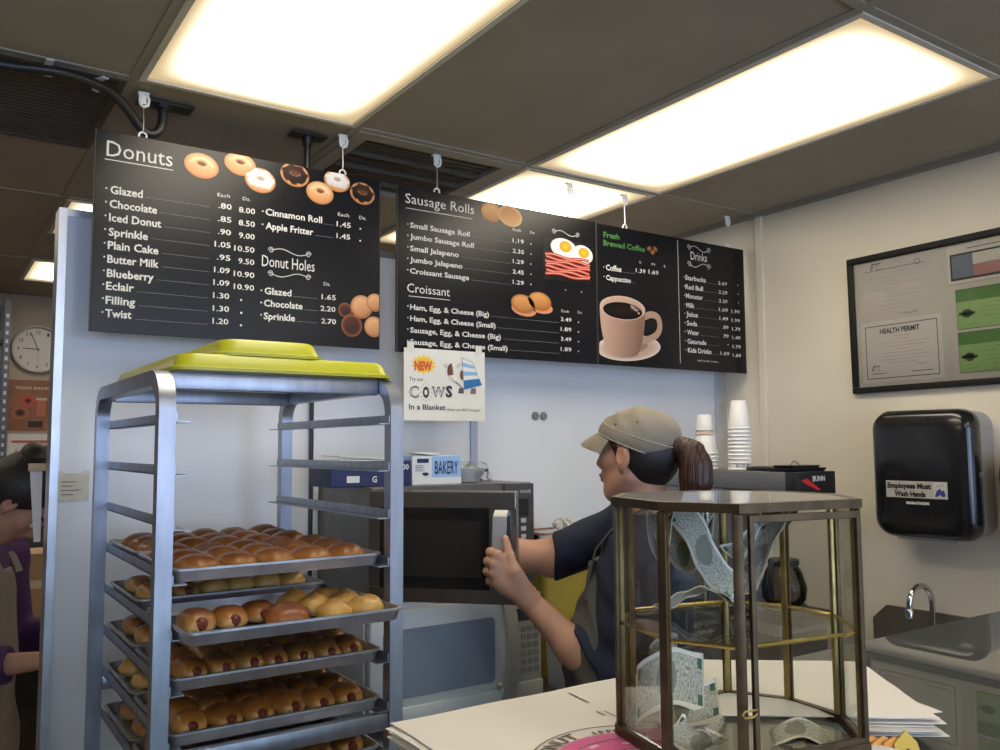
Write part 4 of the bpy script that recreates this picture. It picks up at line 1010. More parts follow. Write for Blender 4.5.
for k in range(9):
    a = R(20+38*k); ring(q, .036+.006*(k % 3), .041+.006*(k % 3), a, a+.22, ML, .0002, 0, 3)
q.build('printed_logo', M_lpink, LOGO, smooth=0, label='pale pink highlights of the printed ring')
q = MB(); MQ = ML @ Matrix.Translation((.028,.135,0)) @ Matrix.Rotation(R(-96),4,'Z'); rect2(q, -.008, .0, .012, .0022, MQ, 0); rect2(q, .014, .0, .030, .0022, MQ, 0)
MQ = ML @ Matrix.Translation((.012,.070,0)) @ Matrix.Rotation(R(-96),4,'Z'); rect2(q, -.008, .0, .006, .002, MQ, 0); rect2(q, -.006, .008, .02, .0092, MQ, 0)
q.build('printed_lines', M_bagink, LOGO, smooth=0)
# orange sleeves
M_or = mat('orange_paper', (.66,.30,.05), .6, var=.08, scale=40); M_yel = mat('yellow_paper', (.66,.45,.06), .6, var=.05, scale=30)
for k in range(5):
    x, y = .706-.0065*k, .432+.0055*k
    q = MB(); q.prism([(-.014,0),(.014,0),(.009,.022),(.0,.031 if k == 0 else .026),(-.011,.021)], -.0015, .0015, M=Matrix.Rotation(.18+.05*k,4,'Y') @ placeM((0,0,.0006),(0,-1,0),(0,0,1))); 
    o = q.build('paper_sleeve', M_yel if k == 0 else M_or, None, (x+.006, y, BZ+.0012), (0,0,R(58+3*k)))
    tag(o, ('yellow paper sleeve with dark round mark, frontmost of the row by the glass case' if k == 0 else 'orange paper sleeve, %s in the row behind the yellow sleeve' % ORD[k-1]), 'paper sleeve', 'paper sleeves beside the glass case')
    if k == 0:
        q = MB(); disc(q, 0, .012, .003, .005, lambda u, v, r_: (.08,.05,.02), Matrix.Rotation(.18,4,'Y') @ placeM((-.0019,0,.0006),(0,-1,0),(0,0,1)), .0); q.build('printed_mark', M_print, o, smooth=0)

# ---------------------------------------------------------------- hexagonal brass tip case
M_brass = mat('aged_brass', (.34,.25,.09), .38, .85, var=.25, scale=60)
M_dbrass = mat('dark_brass', (.080,.055,.028), .42, .7, var=.2, scale=60)
M_pane = glass_mat('case_glass', (.965,.972,.96), 1.25, .02, .42)
HC = (.614,.533); HZ = ZB+.0012; HT = 1.4445-HZ; HS = 1.331-HZ; HR = .1055
ANG = [223,299,340,13,46,112,145,189]
CV = [(HR*math.cos(R(a)), HR*math.sin(R(a))) for a in ANG]
t = thing('display_case', 'small many sided brass and glass case with dollar bills inside, on paper bags', 'glass case', (*HC, HZ))
def ringpts(z, s=1.0): return [(x*s, y*s, z) for x, y in CV]
q = MB(); q.tube(ringpts(.004), .004, flat=(.008,.008), closed=True); q.build('base_rim', M_dbrass, t, smooth=20)
q = MB(); q.prism([(x*.97, y*.97) for x, y in CV], .001, .0035); q.build('base_plate', M_pane, t, smooth=0)
q = MB(); q.tube(ringpts(HT-.005), .004, flat=(.009,.0075), closed=True); q.build('top_rim', M_dbrass, t, smooth=20)
q = MB(); q.prism([(x*.965, y*.965) for x, y in CV], HT-.0035, HT-.0015); q.build('top_glass', glass_mat('case_top_glass', (.93,.94,.92), 1.9, .03, 1.3), t, smooth=0)
q = MB(); q.tube(ringpts(HS, .975), .0018, 8, closed=True); q.build('shelf_rim', mat('bright_brass', (.62,.45,.12), .25, .95), t, label='bright brass shelf wire')
q = MB(); q.prism([(x*.955, y*.955) for x, y in CV], HS-.001, HS+.001); q.build('shelf', M_pane, t, smooth=0)
for i, (x, y) in enumerate(CV):
    q = MB(); a = math.atan2(y, x); M_ = Matrix.Translation((x,y,0)) @ Matrix.Rotation(a,4,'Z')
    q.bb((-.0022,-.0042,.0085),(.0022,.0042,HT-.0095), .0008, 0, M_); q.bb((-.0062,-.0026,.0085),(-.0022,.0026,HT-.0095), .0006, 1, M_)
    q.build('post', [M_dbrass, M_brass], t)
for i in range(8):
    if i == 0: continue
    a, b_ = Vector((*CV[i],0)), Vector((*CV[(i+1) % 8],0)); d_ = (b_-a).normalized()*.004; n_ = Vector((d_.y,-d_.x,0)).normalized()*.0006
    q = MB(); z0, z1 = .009, HT-.010; q._merge([(*(a+d_+n_).xy,z0),(*(b_-d_+n_).xy,z0),(*(b_-d_+n_).xy,z1),(*(a+d_+n_).xy,z1),(*(a+d_-n_).xy,z0),(*(b_-d_-n_).xy,z0),(*(b_-d_-n_).xy,z1),(*(a+d_-n_).xy,z1)],
        [[0,1,2,3],[7,6,5,4],[0,4,5,1],[1,5,6,2],[2,6,7,3],[3,7,4,0]]); q.build('glass_pane', M_pane, t, smooth=0)
a, b_ = Vector((*CV[0],0)), Vector((*CV[1],0)); dv = (b_-a).normalized(); ln = (b_-a).length
DMx = Matrix.Translation(a+dv*.0075+Vector((dv.y,-dv.x,0))*.004) @ Matrix.Rotation(math.atan2(dv.y,dv.x)-.03,4,'Z')
q = MB(); w = ln-.014
q.bb((0,-.002,.011),(.0045,.002,HT-.0105), .0006, 0, DMx); q.bb((w-.0045,-.002,.011),(w,.002,HT-.0105), .0006, 0, DMx); q.bb((.0045,-.002,.011),(w-.0045,.002,.0155), .0006, 0, DMx); q.bb((.0045,-.002,HT-.0165),(w-.0045,.002,HT-.0105), .0006, 0, DMx)
door = q.build('door', M_dbrass, t, smooth=0)
q = MB(); q.bb((.0045,-.0006,.0155),(w-.0045,.0006,HT-.0165), 0, 0, DMx); q.build('glass_pane', M_pane, door, smooth=0)
q = MB(); q.tube([(.000,-.004,.052),(-.006,-.007,.053),(-.014,-.007,.053),(-.016,-.0065,.0505),(-.014,-.007,.048),(-.006,-.007,.048),(0,-.004,.049)], .0009, 6, M=DMx); q.build('latch', M_brass, door)
# dollar bills
def bill_mat():
    m = mat('banknote', (.52,.55,.46), .8); nt = m.node_tree; b = nt.nodes['Principled BSDF']; N = nt.nodes.new; L = nt.links.new
    at = N('ShaderNodeUVMap'); at.uv_map = 'bill'; sp = N('ShaderNodeSeparateXYZ'); L(at.outputs[0], sp.inputs[0])
    def mt(op, a, c=None):
        n = N('ShaderNodeMath'); n.operation = op
        for i, v in enumerate((a, c)):
            if v is None: continue
            if isinstance(v, (int, float)): n.inputs[i].default_value = v
            else: L(v, n.inputs[i])
        return n.outputs[0]
    cx = mt('ABSOLUTE', mt('SUBTRACT', sp.outputs[0], .5)); cy = mt('ABSOLUTE', mt('SUBTRACT', sp.outputs[1], .5))
    inn = mt('MULTIPLY', mt('LESS_THAN', cx, .465), mt('LESS_THAN', cy, .41))
    oval = mt('LESS_THAN', mt('ADD', mt('MULTIPLY', cx, mt('MULTIPLY', cx, 62.0)), mt('MULTIPLY', cy, mt('MULTIPLY', cy, 8.0))), 1.0)
    corner = mt('MULTIPLY', mt('GREATER_THAN', cx, .39), mt('GREATER_THAN', cy, .24))
    mp = N('ShaderNodeMapping'); mp.inputs['Scale'].default_value = (40,9,1); L(at.outputs[0], mp.inputs[0])
    nz = N('ShaderNodeTexNoise'); nz.inputs['Scale'].default_value = 1.6; nz.inputs['Detail'].default_value = 6; L(mp.outputs[0], nz.inputs['Vector'])
    wv = N('ShaderNodeTexWave'); wv.inputs['Scale'].default_value = 3.0; wv.inputs['Distortion'].default_value = 6; L(mp.outputs[0], wv.inputs['Vector'])
    pat = mt('MULTIPLY', inn, mt('ADD', mt('MULTIPLY', nz.outputs['Fac'], .9), mt('MULTIPLY', wv.outputs['Fac'], .35)))
    rp = N('ShaderNodeValToRGB'); e = rp.color_ramp.elements; e[0].color = (.84,.80,.68,1); e[1].color = (.035,.055,.038,1); e[0].position = .40; e[1].position = .86; L(pat, rp.inputs[0])
    mx = N('ShaderNodeMixRGB'); L(oval, mx.inputs[0]); L(rp.outputs[0], mx.inputs[1]); mx.inputs[2].default_value = (.24,.24,.19,1)
    m2 = N('ShaderNodeMixRGB'); L(mt('MULTIPLY', corner, inn), m2.inputs[0]); L(mx.outputs[0], m2.inputs[1]); m2.inputs[2].default_value = (.06,.14,.09,1)
    L(m2.outputs[0], b.inputs['Base Color']); return m
M_bill = bill_mat()
VR, VF = Vector((.8283,-.5602,0)), Vector((.5602,.8283,0))
def bill(label, path, wdir, width=.064, uvr=(0,1), sub=5):
    """curved banknote: path of (right, depth, height) points relative to the case centre, swept along wdir"""
    P = [VR*p[0]+VF*p[1]+Vector((0,0,p[2])) for p in path]; wd = (VR*wdir[0]+VF*wdir[1]+Vector((0,0,wdir[2]))).normalized()
    S = []
    for i in range(len(P)-1):
        p0, p1, p2, p3 = P[max(i-1,0)], P[i], P[i+1], P[min(i+2,len(P)-1)]
        for k in range(sub):
            u = k/sub; S.append(.5*((2*p1)+(p2-p0)*u+(2*p0-5*p1+4*p2-p3)*u*u+(3*p1-p0-3*p2+p3)*u**3))
    S.append(P[-1]); n = len(S); wn = 5; bm = bmesh.new(); uv = bm.loops.layers.uv.new('bill'); G = []
    for i, s_ in enumerate(S):
        tg = (S[min(i+1,n-1)]-S[max(i-1,0)]).normalized(); nn = tg.cross(wd).normalized()*.00025
        G.append([[bm.verts.new(s_+wd*width*(j/(wn-1)-.5)+nn*sg+Vector((0,0,.0012*math.sin(i*.9+j*1.7)))) for j in range(wn)] for sg in (1,-1)])
    def f(vs, us):
        fc = bm.faces.new(vs)
        for l, u in zip(fc.loops, us): l[uv].uv = u
    U = lambda i, j: (uvr[0]+(uvr[1]-uvr[0])*i/(n-1), j/(wn-1))
    for i in range(n-1):
        for j in range(wn-1):
            q_ = [(i,j),(i+1,j),(i+1,j+1),(i,j+1)]
            f([G[a][0][b] for a, b in q_], [U(*c) for c in q_]); f([G[a][1][b] for a, b in q_[::-1]], [U(*c) for c in q_[::-1]])
        for j in (0, wn-1):
            q_ = [(i,j),(i+1,j)]; vs = [G[i][0][j],G[i+1][0][j],G[i+1][1][j],G[i][1][j]]; f(vs if j == 0 else vs[::-1], [U(i,j)]*4)
    for i in (0, n-1): 
        for j in range(wn-1): f([G[i][0][j],G[i][0][j+1],G[i][1][j+1],G[i][1][j]], [U(i,j)]*4)
    me = bpy.data.meshes.new('dollar_bill'); bm.normal_update(); bm.to_mesh(me); bm.free(); me.materials.append(M_bill)
    return link('dollar_bill', me, None, (HC[0],HC[1],0), None, 180, label=label, cat='banknote', group='dollar bills in the glass case')
K = .000917
def pz(x, y, d=0.0): k = K*(1+d/.785); return ((x-746)*K*(1+d/.785)-(0 if d == 0 else 0), d, 1.49-(y-446)*k)
bill('dollar bill curled up in the upper left of the case', [pz(663,511,.0),pz(665,535,.0),pz(672,553,.0),pz(682,548,.0),pz(686,528,.0),pz(688,512,.0)], (.25,1,.1), .045)
bill('dollar bill bending down from the case top to the shelf at the middle post', [pz(692,510,.01),pz(706,521,.01),pz(716,540,.01),pz(724,560,.01),pz(738,578,.01),pz(752,590,.01)], (.55,.8,.28), .05)
bill('dollar bill hanging behind the curled one, its face showing', [pz(682,520,.035),pz(700,545,.04),pz(716,556,.04),pz(735,530,.03)], (.2,.3,.9), .035)
bill('dollar bill standing in the upper right behind the door glass', [pz(798,521,.035),pz(790,535,.035),pz(778,556,.035),pz(767,585,.035),pz(763,594,.035)], (.5,-.6,.35), .036)
bill('dollar bill arching up to the top behind the door glass', [pz(757,556,.05),pz(772,550,.05),pz(786,538,.045),pz(792,527,.045)], (-.5,.6,.5), .030)
bill('dollar bill draped over the middle shelf', [pz(671,606,.0),pz(682,602,.0),pz(698,593,0),pz(716,588,0),pz(733,592,0),pz(747,600,0)], (.35,.9,-.22), .058)
bill('dollar bill leaning upright below the shelf, green seal showing', [pz(645,690,-.01),pz(662,676,-.01),pz(690,671,.0),pz(714,678,.0)], (.10,.42,.9), .050)
bill('dollar bill hanging just under the shelf edge', [pz(668,664,.03),pz(680,652,.03),pz(696,652,.03)], (.15,.3,.9), .040)
bill('folded dollar bill lying across the lower pile', [pz(670,708,-.0),pz(682,703,-.0),pz(700,699,-.005),pz(728,692,0)], (.1,.75,.45), .045)
bill('dollar bill with white folded edge at the pile front', [pz(672,718,-.035),pz(690,728,-.03),pz(712,738,-.03),pz(735,743,-.03)], (.5,.85,.12), .05)
bill('dollar bill bulging up in the middle of the lower pile', [pz(678,735,.0),pz(700,716,.0),pz(725,716,.01),pz(748,736,.01)], (.4,.9,.0), .06)
bill('dollar bill at the right of the pile against the door', [pz(760,742,-.01),pz(785,724,-.01),pz(812,722,-.01),pz(838,738,-.02)], (.3,.95,0), .055)
bill('dollar bill lying flat at the right end of the pile', [pz(768,722,.04),pz(795,716,.045),pz(825,722,.04)], (.2,.97,0), .06)

bill('dollar bill lying flat on the case floor at the left', [pz(640,742,-.02),pz(665,740,-.01),pz(700,744,.0)], (.2,.97,0.06), .06)
bill('dollar bill lying under the others at the back of the case floor', [pz(690,733,.05),pz(725,731,.06),pz(760,734,.06)], (.3,.95,0.04), .055)
bill('dollar bill crumpled in front of the pile by the door', [pz(765,748,-.045),pz(795,738,-.04),pz(825,742,-.04),pz(850,746,-.03)], (.2,.97,.1), .05)
# ================================================================ RIGHT SIDE: BREWER, CUPS, SINK, DISPENSERS, FRAME
M_gpaint = mat('brewer_grey', (.17,.17,.18), .42, .4, var=.05, scale=8)
M_chrome = mat('chrome', (.62,.62,.63), .12, 1.0)
t = thing('side_counter', 'narrow steel counter in the right corner carrying the coffee brewer', 'counter', (2.46,2.13,0))
q = MB(); q.bb((-.125,-.285,.865),(.16,.355,.90), .004); q.build('counter_top', M_table, t)
q = MB(); q.bb((-.115,-.27,.08),(.15,.34,.865), .003); q.build('cabinet', M_cab, t)
BX0, BX1, BY0, BY1, BZT = 2.352, 2.560, 1.785, 2.385, 1.398
t = thing('coffee_brewer', 'grey and black coffee brewer in the right corner, cups stacked on top', 'coffee brewer', (BX0,BY0,.9005))
w, d, h = BX1-BX0, BY1-BY0, BZT-.9005
q = MB(); q.bb((0,.03,h-.062),(w,d,h), .005); q.build('top_housing', M_gpaint, t)
q = MB(); q.bb((-.001,-.012,h-.075),(w+.001,.032,h+.001), .004); q.build('front_panel', M_black, t)
MN = placeM((0,-.0126,0),(1,0,0),(0,0,1)); q = MB(); write(q, 'BUNN', .085, .150, h-.022, .016, MN, .03); q.build('lettering', M_white_pl, t, smooth=0)
q = MB(); poly2(q, [(.025,h-.028),(.055,h-.020),(.125,h-.058),(.115,h-.062),(.065,h-.045)][::-1], MN, 0); q.build('lightning_mark', mat('red_print', (.62,.03,.03), .4), t, smooth=0)
q = MB(); q.bb((.004,.30,.02),(w-.004,d-.002,h-.062), .005); q.build('column', M_gpaint, t)
q = MB(); q.bb((-.002,-.01,0),(w+.002,d,.035), .006); q.build('base', M_black, t)
q = MB(); q.lathe([(.0,0),(.070,0),(.074,.012),(.0,.012)], (w/2,.13,.036), 28); q.build('warmer_plate', M_dark, t)
q = MB(); q.lathe([(.030,-.04),(.060,.0),(.078,.078),(.080,.080)], (w/2,.14,h-.145), 28); q.build('brew_funnel', M_dark, t)
q = MB(); q.tube([(-.018,.36,.03),(-.018,.36,h-.07)], .013, 14); q.build('sight_tube', M_chrome, t)
t = thing('coffee_pot', 'glass coffee pot with black collar standing on the brewer warmer', 'coffee pot', (BX0+w/2,BY0+.13,.9005+.0485))
q = MB(); q.lathe([(.055,0),(.072,.02),(.076,.06),(.060,.11),(.045,.135),(.045,.14)], seg=28); q.build('bowl', glass_mat('pot_glass', (.5,.45,.42), 1.45), t)
q = MB(); q.lathe([(.047,.128),(.052,.135),(.052,.150),(.047,.152),(.0,.152)], seg=28); q.tube([(-.045,-.01,.14),(-.085,-.02,.145),(-.10,-.022,.10),(-.085,-.02,.03)], .010, 10); q.build('collar', M_black, t)
# cups
M_cup = mat('foam_cup', (.74,.73,.71), .6); M_cupb = mat('beige_cup', (.56,.42,.32), .6, col2=(.66,.55,.46), scale=25); M_cupi = mat('cup_ink', (.06,.06,.09), .6)
def cup(c, rt, rb, h, m, name='paper_cup'):
    """upside down: rim at the bottom, closed end on top"""
    q = MB(); q.lathe([(0,h-.0015),(rb-.0010,h-.0015),(rt-.0008,.0),(rt+.0012,-.0002),(rt+.0026,.0025),(rt+.0008,.0055),(rt-.0002,.006),(rb,h-.002),(rb-.002,h),(0,h-.001)], seg=32)
    return q.build(name, m, None, c, smooth=50)
cup0 = None
c1 = (2.44,2.075,1.3988)
for k in range(11):
    if k == 0: o = cup(c1, .0412, .0275, .102, M_cup)
    elif cup0 is None: o = cup0 = cup(c1, .0400, .0270, .102, M_cup)
    else: o = cup0.copy(); COL.objects.link(o)
    o.location = (c1[0], c1[1], c1[2]+.0003+(.0136*k+.0095 if k else 0))
    tag(o, ('white foam cup topping the tall stack on the coffee brewer' if k == 10 else 'white foam cup with dark printing, lowest of the tall stack' if k == 0 else 'white foam cup %s from the bottom of the tall stack' % (ORD+['ninth','tenth','eleventh'])[k]), 'cup', 'tall stack of cups')
    if k == 0:
        q = MB()
        for i in range(9):
            a = R(205+9*i); rr = .0402
            for j in range(2): 
                z = .022+.012*j-.003*(i % 2); q.box((rr*math.cos(a), rr*math.sin(a), z*0.55), (.0015,.0045,.0045-.001*(i % 3)), M=None)
        q.build('printed_lettering', M_cupi, o, smooth=0)
c2 = (2.425,2.225,1.3988); cupb = None
for k in range(5):
    if cupb is None: o = cupb = cup(c2, .0455, .0345, .070, M_cup, 'paper_bowl')
    else: o = cupb.copy(); COL.objects.link(o)
    o.location = (c2[0]+.0004*k, c2[1], c2[2]+.0003+.0140*k); tag(o, 'white foam bowl %s from the bottom of the short stack' % ORD[k], 'foam bowl', 'short stack of cups')
o = cup((c2[0],c2[1],c2[2]+.0140*4+.0708), .0335, .0265, .058, M_cupb); tag(o, 'beige printed paper cup upside down on the short stack', 'cup', 'short stack of cups')
o = cup((c2[0],c2[1],c2[2]+.0140*4+.0708+.0165), .0328, .0262, .0585, M_cup); tag(o, 'white cup capping the beige cup on the short stack', 'cup', 'short stack of cups')
t = thing('saucepan_lid', 'flat black ringed lid lying on the brewer beside the cups', 'lid', (2.455,1.955,1.3988))
q = MB(); q.tube([(.058*math.cos(a*.2618), .085*math.sin(a*.2618), .007) for a in range(24)], .006, 8, closed=True); q.build('rim', M_black, t)
q = MB(); q.lathe([(0,.002),(.055,.002),(.055,.006),(0,.010)], seg=32); q.build('disc', M_wcard, t)
t = thing('filter_tray', 'stack of thin black trays on the front end of the brewer', 'tray', (2.452,1.845,1.3988))
q = MB(); q.loft([(.085,.050,.01,0),(.092,.056,.01,.010),(.092,.056,.01,.012),(.080,.046,.01,.012)]); q.loft([(.070,.040,.01,.0122),(.076,.044,.01,.020),(.06,.03,.01,.020)]); q.build('tray', M_black, t)
q = MB(); q.tube([(-.02,.01,.021),(-.018,.0,.034),(-.005,-.006,.030),(.002,-.01,.021)], .0022, 6); q.build('wire_handle', M_steel, t)
# sink on the right wall
M_sink = mat('sink_steel', (.55,.58,.61), .42, .25, var=.08, scale=12); M_splash = mat('splash_brown_steel', (.15,.13,.11), .42, .5)
t = thing('wall_sink', 'stainless hand sink with backsplash on the cream wall under the dispenser', 'sink', (2.849,1.59,.78))
q = MB(); Mx = placeM((-.012,0,0),(0,-1,0),(0,0,1)); q.prism([(-.245,-.02),(.245,-.02),(.245,.145),(-.192,.145),(-.245,.095)], 0, .012, M=placeM((0,0,0),(0,-1,0),(0,0,1)) @ Matrix.Translation((0,0,-.0005)))
q.build('backsplash', M_splash, t, smooth=0)
q = MB(); q.loft([(.12,.16,.05,-.17),(.165,.215,.05,-.02),(.19,.245,.02,-.012),(.19,.245,.02,0),(.165,.215,.05,-.001),(.145,.19,.05,-.02),(.11,.15,.05,-.155)], M=Matrix.Translation((-.205,0,0))); q.build('basin', M_sink, t)
f = MB(); f.lathe([(.026,0),(.026,.012),(.016,.020),(.013,.03)], (-.055,.0,.0005), 20); pts = [(-.055,0,.02),(-.055,0,.185)]
for k in range(1, 11):
    a = math.pi*k/10; pts.append((-.055-.058+.058*math.cos(a), .012*k/10, .185+.060*math.sin(a)))
pts.append((-.171,.012,.172)); f.tube(pts, .0095, 14); f.lathe([(.0095,0),(.0125,.004),(.0125,.026),(.010,.03)], (-.171,.012,.146), 16); f.build('faucet', M_chrome, t)
for sy in (-1, 1):
    q = MB(); q.lathe([(.022,0),(.020,.02),(.012,.03)], (-.055,sy*.10,.0005), 16); q.tube([(-.055,sy*.10,.035),(-.10,sy*.112,.042)], [.008,.006], 10); q.ball((-.055,sy*.10,.034), .012); q.build('tap_handle', M_chrome, t)
# dispensers
M_dbody = mat('dispenser_grey', (.34,.335,.32), .5)
M_smoke = mat('dispenser_black', (.008,.008,.010), .22, coat=.3)
def dispenser(label, cy, cz, hw, hh, dp, sign):
    t = thing('towel_dispenser', label, 'towel dispenser', (2.849,cy,cz), 0, 'black wall dispensers')
    Mw = placeM((0,0,0),(0,-1,0),(0,0,1))                        # local x along the wall, y up, z out into the room
    q = MB(); q.loft([(hw-.020,hh-.004,.05,0),(hw-.014,hh-.002,.055,dp*.45),(hw-.004,hh,.055,dp*.62)], M=Mw, nc=8); q.build('body', M_dbody, t, smooth=50)
    q = MB(); q.loft([(hw-.004,hh,.055,dp*.615),(hw,hh+.002,.055,dp*.66),(hw,hh+.002,.055,dp*.80),(hw-.008,hh-.006,.055,dp*.95),(hw-.020,hh-.020,.05,dp),(hw-.05,hh-.055,.04,dp+.004)], M=Mw, nc=8); c = q.build('cover', M_smoke, t, smooth=50)
    q = MB(); q.loft([(hw*.60,.012,.008,dp*.45,0,-hh+.004),(hw*.60,.012,.008,dp*.85,0,-hh+.004)], M=Mw); q.build('outlet', M_dbody, t)
    if sign:
        q = MB(); q.lathe([(0.0,0),(.009,.0),(.009,.003),(.006,.004),(0,.004)], (0,0,0), 16, M=Matrix.Translation((-dp*.73,-hw-.001,.0)) @ Matrix.Rotation(R(90),4,'X')); q.build('lock', M_steel, t)
        MS = Mw @ Matrix.Translation((.004,-.050,dp+.0045)) @ Matrix.Scale(1.08,4)
        q = MB(); q.bb((-.108,-.025,-.001),(.082,.025,.0006), M=MS); s_ = q.build('sign', mat('sticker_silver', (.42,.40,.36), .4), t, smooth=0)
        q = MB(); write(q, 'Employees Must', -.103, .033, .011, .0155, MS, .05, .0009); write(q, 'Wash Hands', -.082, .016, -.013, .0155, MS, .05, .0009); q.build('lettering', M_black, s_, smooth=0)
        q = MB(); rect2(q, .041, -.022, .079, .022, MS, .0008, mi=0); q.build('picture_field', mat('sticker_pale', (.50,.49,.46), .5), s_, smooth=0)
        q = MB(); poly2(q, [(.044,-.018),(.050,-.002),(.060,.006),(.066,-.002),(.072,.002),(.077,-.016),(.066,-.019),(.060,-.012),(.052,-.019)][::-1], MS, .0011)
        for (x, y) in ((.055,.012),(.062,.016),(.069,.012)): rect2(q, x-.0015, y-.0015, x+.0015, y+.0015, MS, .0011)
        q.build('hand_picture', mat('sticker_blue', (.03,.04,.22), .5), s_, smooth=0)
        q = MB(); write(q, 'MARATHON', -.045, .025, 0, .0075, MS @ Matrix.Translation((0,-.040,0)),   .04, .0005); q.build('lettering', M_white_pl, c, smooth=0)
    return t
dispenser('black paper towel dispenser with wash hands sticker on the cream wall', 1.545, 1.391, .170, .206, .176, True)
dispenser('second black dispenser, at the picture edge beyond the towel dispenser', 1.190, 1.331, .145, .125, .12, False)
# framed papers
M_framew = mat('frame_black', (.010,.009,.009), .55, spec=.25); M_mount = mat('mount_paper', (.56,.54,.50), .7); M_doc = mat('document_white', (.66,.64,.61), .6); M_doc2 = mat('document_grey', (.56,.54,.52), .6)
M_dgreen = mat('permit_green', (.10,.25,.065), .6); M_lgreen = mat('permit_pale_green', (.30,.48,.19), .6); M_txt = mat('document_ink', (.05,.05,.06), .7); M_gtxt = mat('document_grey_ink', (.36,.35,.34), .7)
FY0, FZ0 = 1.874, 1.671                                              # far lower corner of the frame
t = thing('framed_permits', 'black framed board of permits and certificates on the cream wall', 'picture frame', (2.849,FY0,FZ0))
FW, FH = .86, .500
MF = placeM((0,0,0),(0,-1,0),(0,0,1)) @ Matrix.Rotation(R(.6),4,'Z')
q = MB(); w = .022
for lo, hi in (((0,0,0),(FW,w,.022)),((0,FH-w,0),(FW,FH,.022)),((0,w,0),(w,FH-w,.022)),((FW-w,w,0),(FW,FH-w,.022))): q.bb(lo, hi, .003, 0, MF)
q.build('frame', M_framew, t)
q = MB(); q.bb((w,w,0),(FW-w,FH-w,.008), M=MF); q.build('backing', M_mount, t, smooth=0)
def sheet(x0, y0, x1, y1, m, z=.0085, rot=0):
    q = MB(); q.box(((x0+x1)/2,(y0+y1)/2,z),(x1-x0,y1-y0,.0007), M=MF @ Matrix.Rotation(rot,4,'Z')); return q.build('certificate', m, t, smooth=0)
def lines(par, x, y, ws, dy, z, m, th=.0011, jit=True):
    q = MB()
    for i, (a, b_) in enumerate(ws): rect2(q, x+a, y-dy*i, x+b_, y-dy*i+th, MF, z)
    return q.build('text_lines', m, par, smooth=0)
# letter, upper left
s_ = sheet(.045,.256,.300,.474, M_doc2)
q = MB(); line2(q, [(.088,.446),(.096,.466),(.128,.464)], .0035, MF, .0093); line2(q, [(.098,.464),(.094,.440)], .0025, MF, .0093); line2(q, [(.104,.458),(.118,.460),(.116,.450),(.106,.448),(.120,.440),(.130,.446)], .002, MF, .0093)
rect2(q, .066,.4395,.291,.4412, MF, .0093); line2(q, [(.264+.010*math.cos(a*.524), .446+.009*math.sin(a*.524)) for a in range(12)], .0018, MF, .0093, closed=True)
line2(q, [(.199,.270),(.207,.278),(.213,.268),(.222,.277),(.231,.269),(.243,.275),(.258,.273)], .0018, MF, .0093); q.build('letterhead', M_txt, s_, smooth=0)
lines(s_, .075, .425, [(.06,.15),(.0,.19),(.02,.09),(.02,.21),(.0,.08),(.11,.19),(.02,.20),(.0,.09),(.02,.17),(.03,.12)], .0145, .0092, M_gtxt)
# health permit
s_ = sheet(.040,.036,.339,.255, M_doc, .0094)
q = MB(); write(q, 'HEALTH PERMIT', .113, .261, .217, .0165, MF, .035, .0102)
for a, b_ in (((.057,.050),(.322,.050)),((.057,.238),(.322,.238)),((.057,.050),(.057,.238)),((.322,.050),(.322,.238))): line2(q, [a, b_], .0026, MF, .0102)
line2(q, [(.075,.078),(.083,.095),(.108,.094)], .003, MF, .0102); line2(q, [(.085,.093),(.082,.074)], .0022, MF, .0102); line2(q, [(.092,.089),(.104,.090),(.094,.080),(.110,.076)], .0018, MF, .0102); line2(q, [(.240,.088),(.250,.098),(.258,.086),(.270,.094),(.282,.090)], .0015, MF, .0102); q.build('lettering', M_txt, s_, smooth=0)
lines(s_, .085, .196, [(.07,.14),(.075,.13),(.01,.21),(.04,.19),(.08,.13),(.04,.19),(.0,.215),(.02,.19),(.06,.16)], .0118, .0101, M_gtxt, .0014)
lines(s_, .075, .066, [(.0,.055),(.15,.225)], .001, .0101, M_txt, .0025)
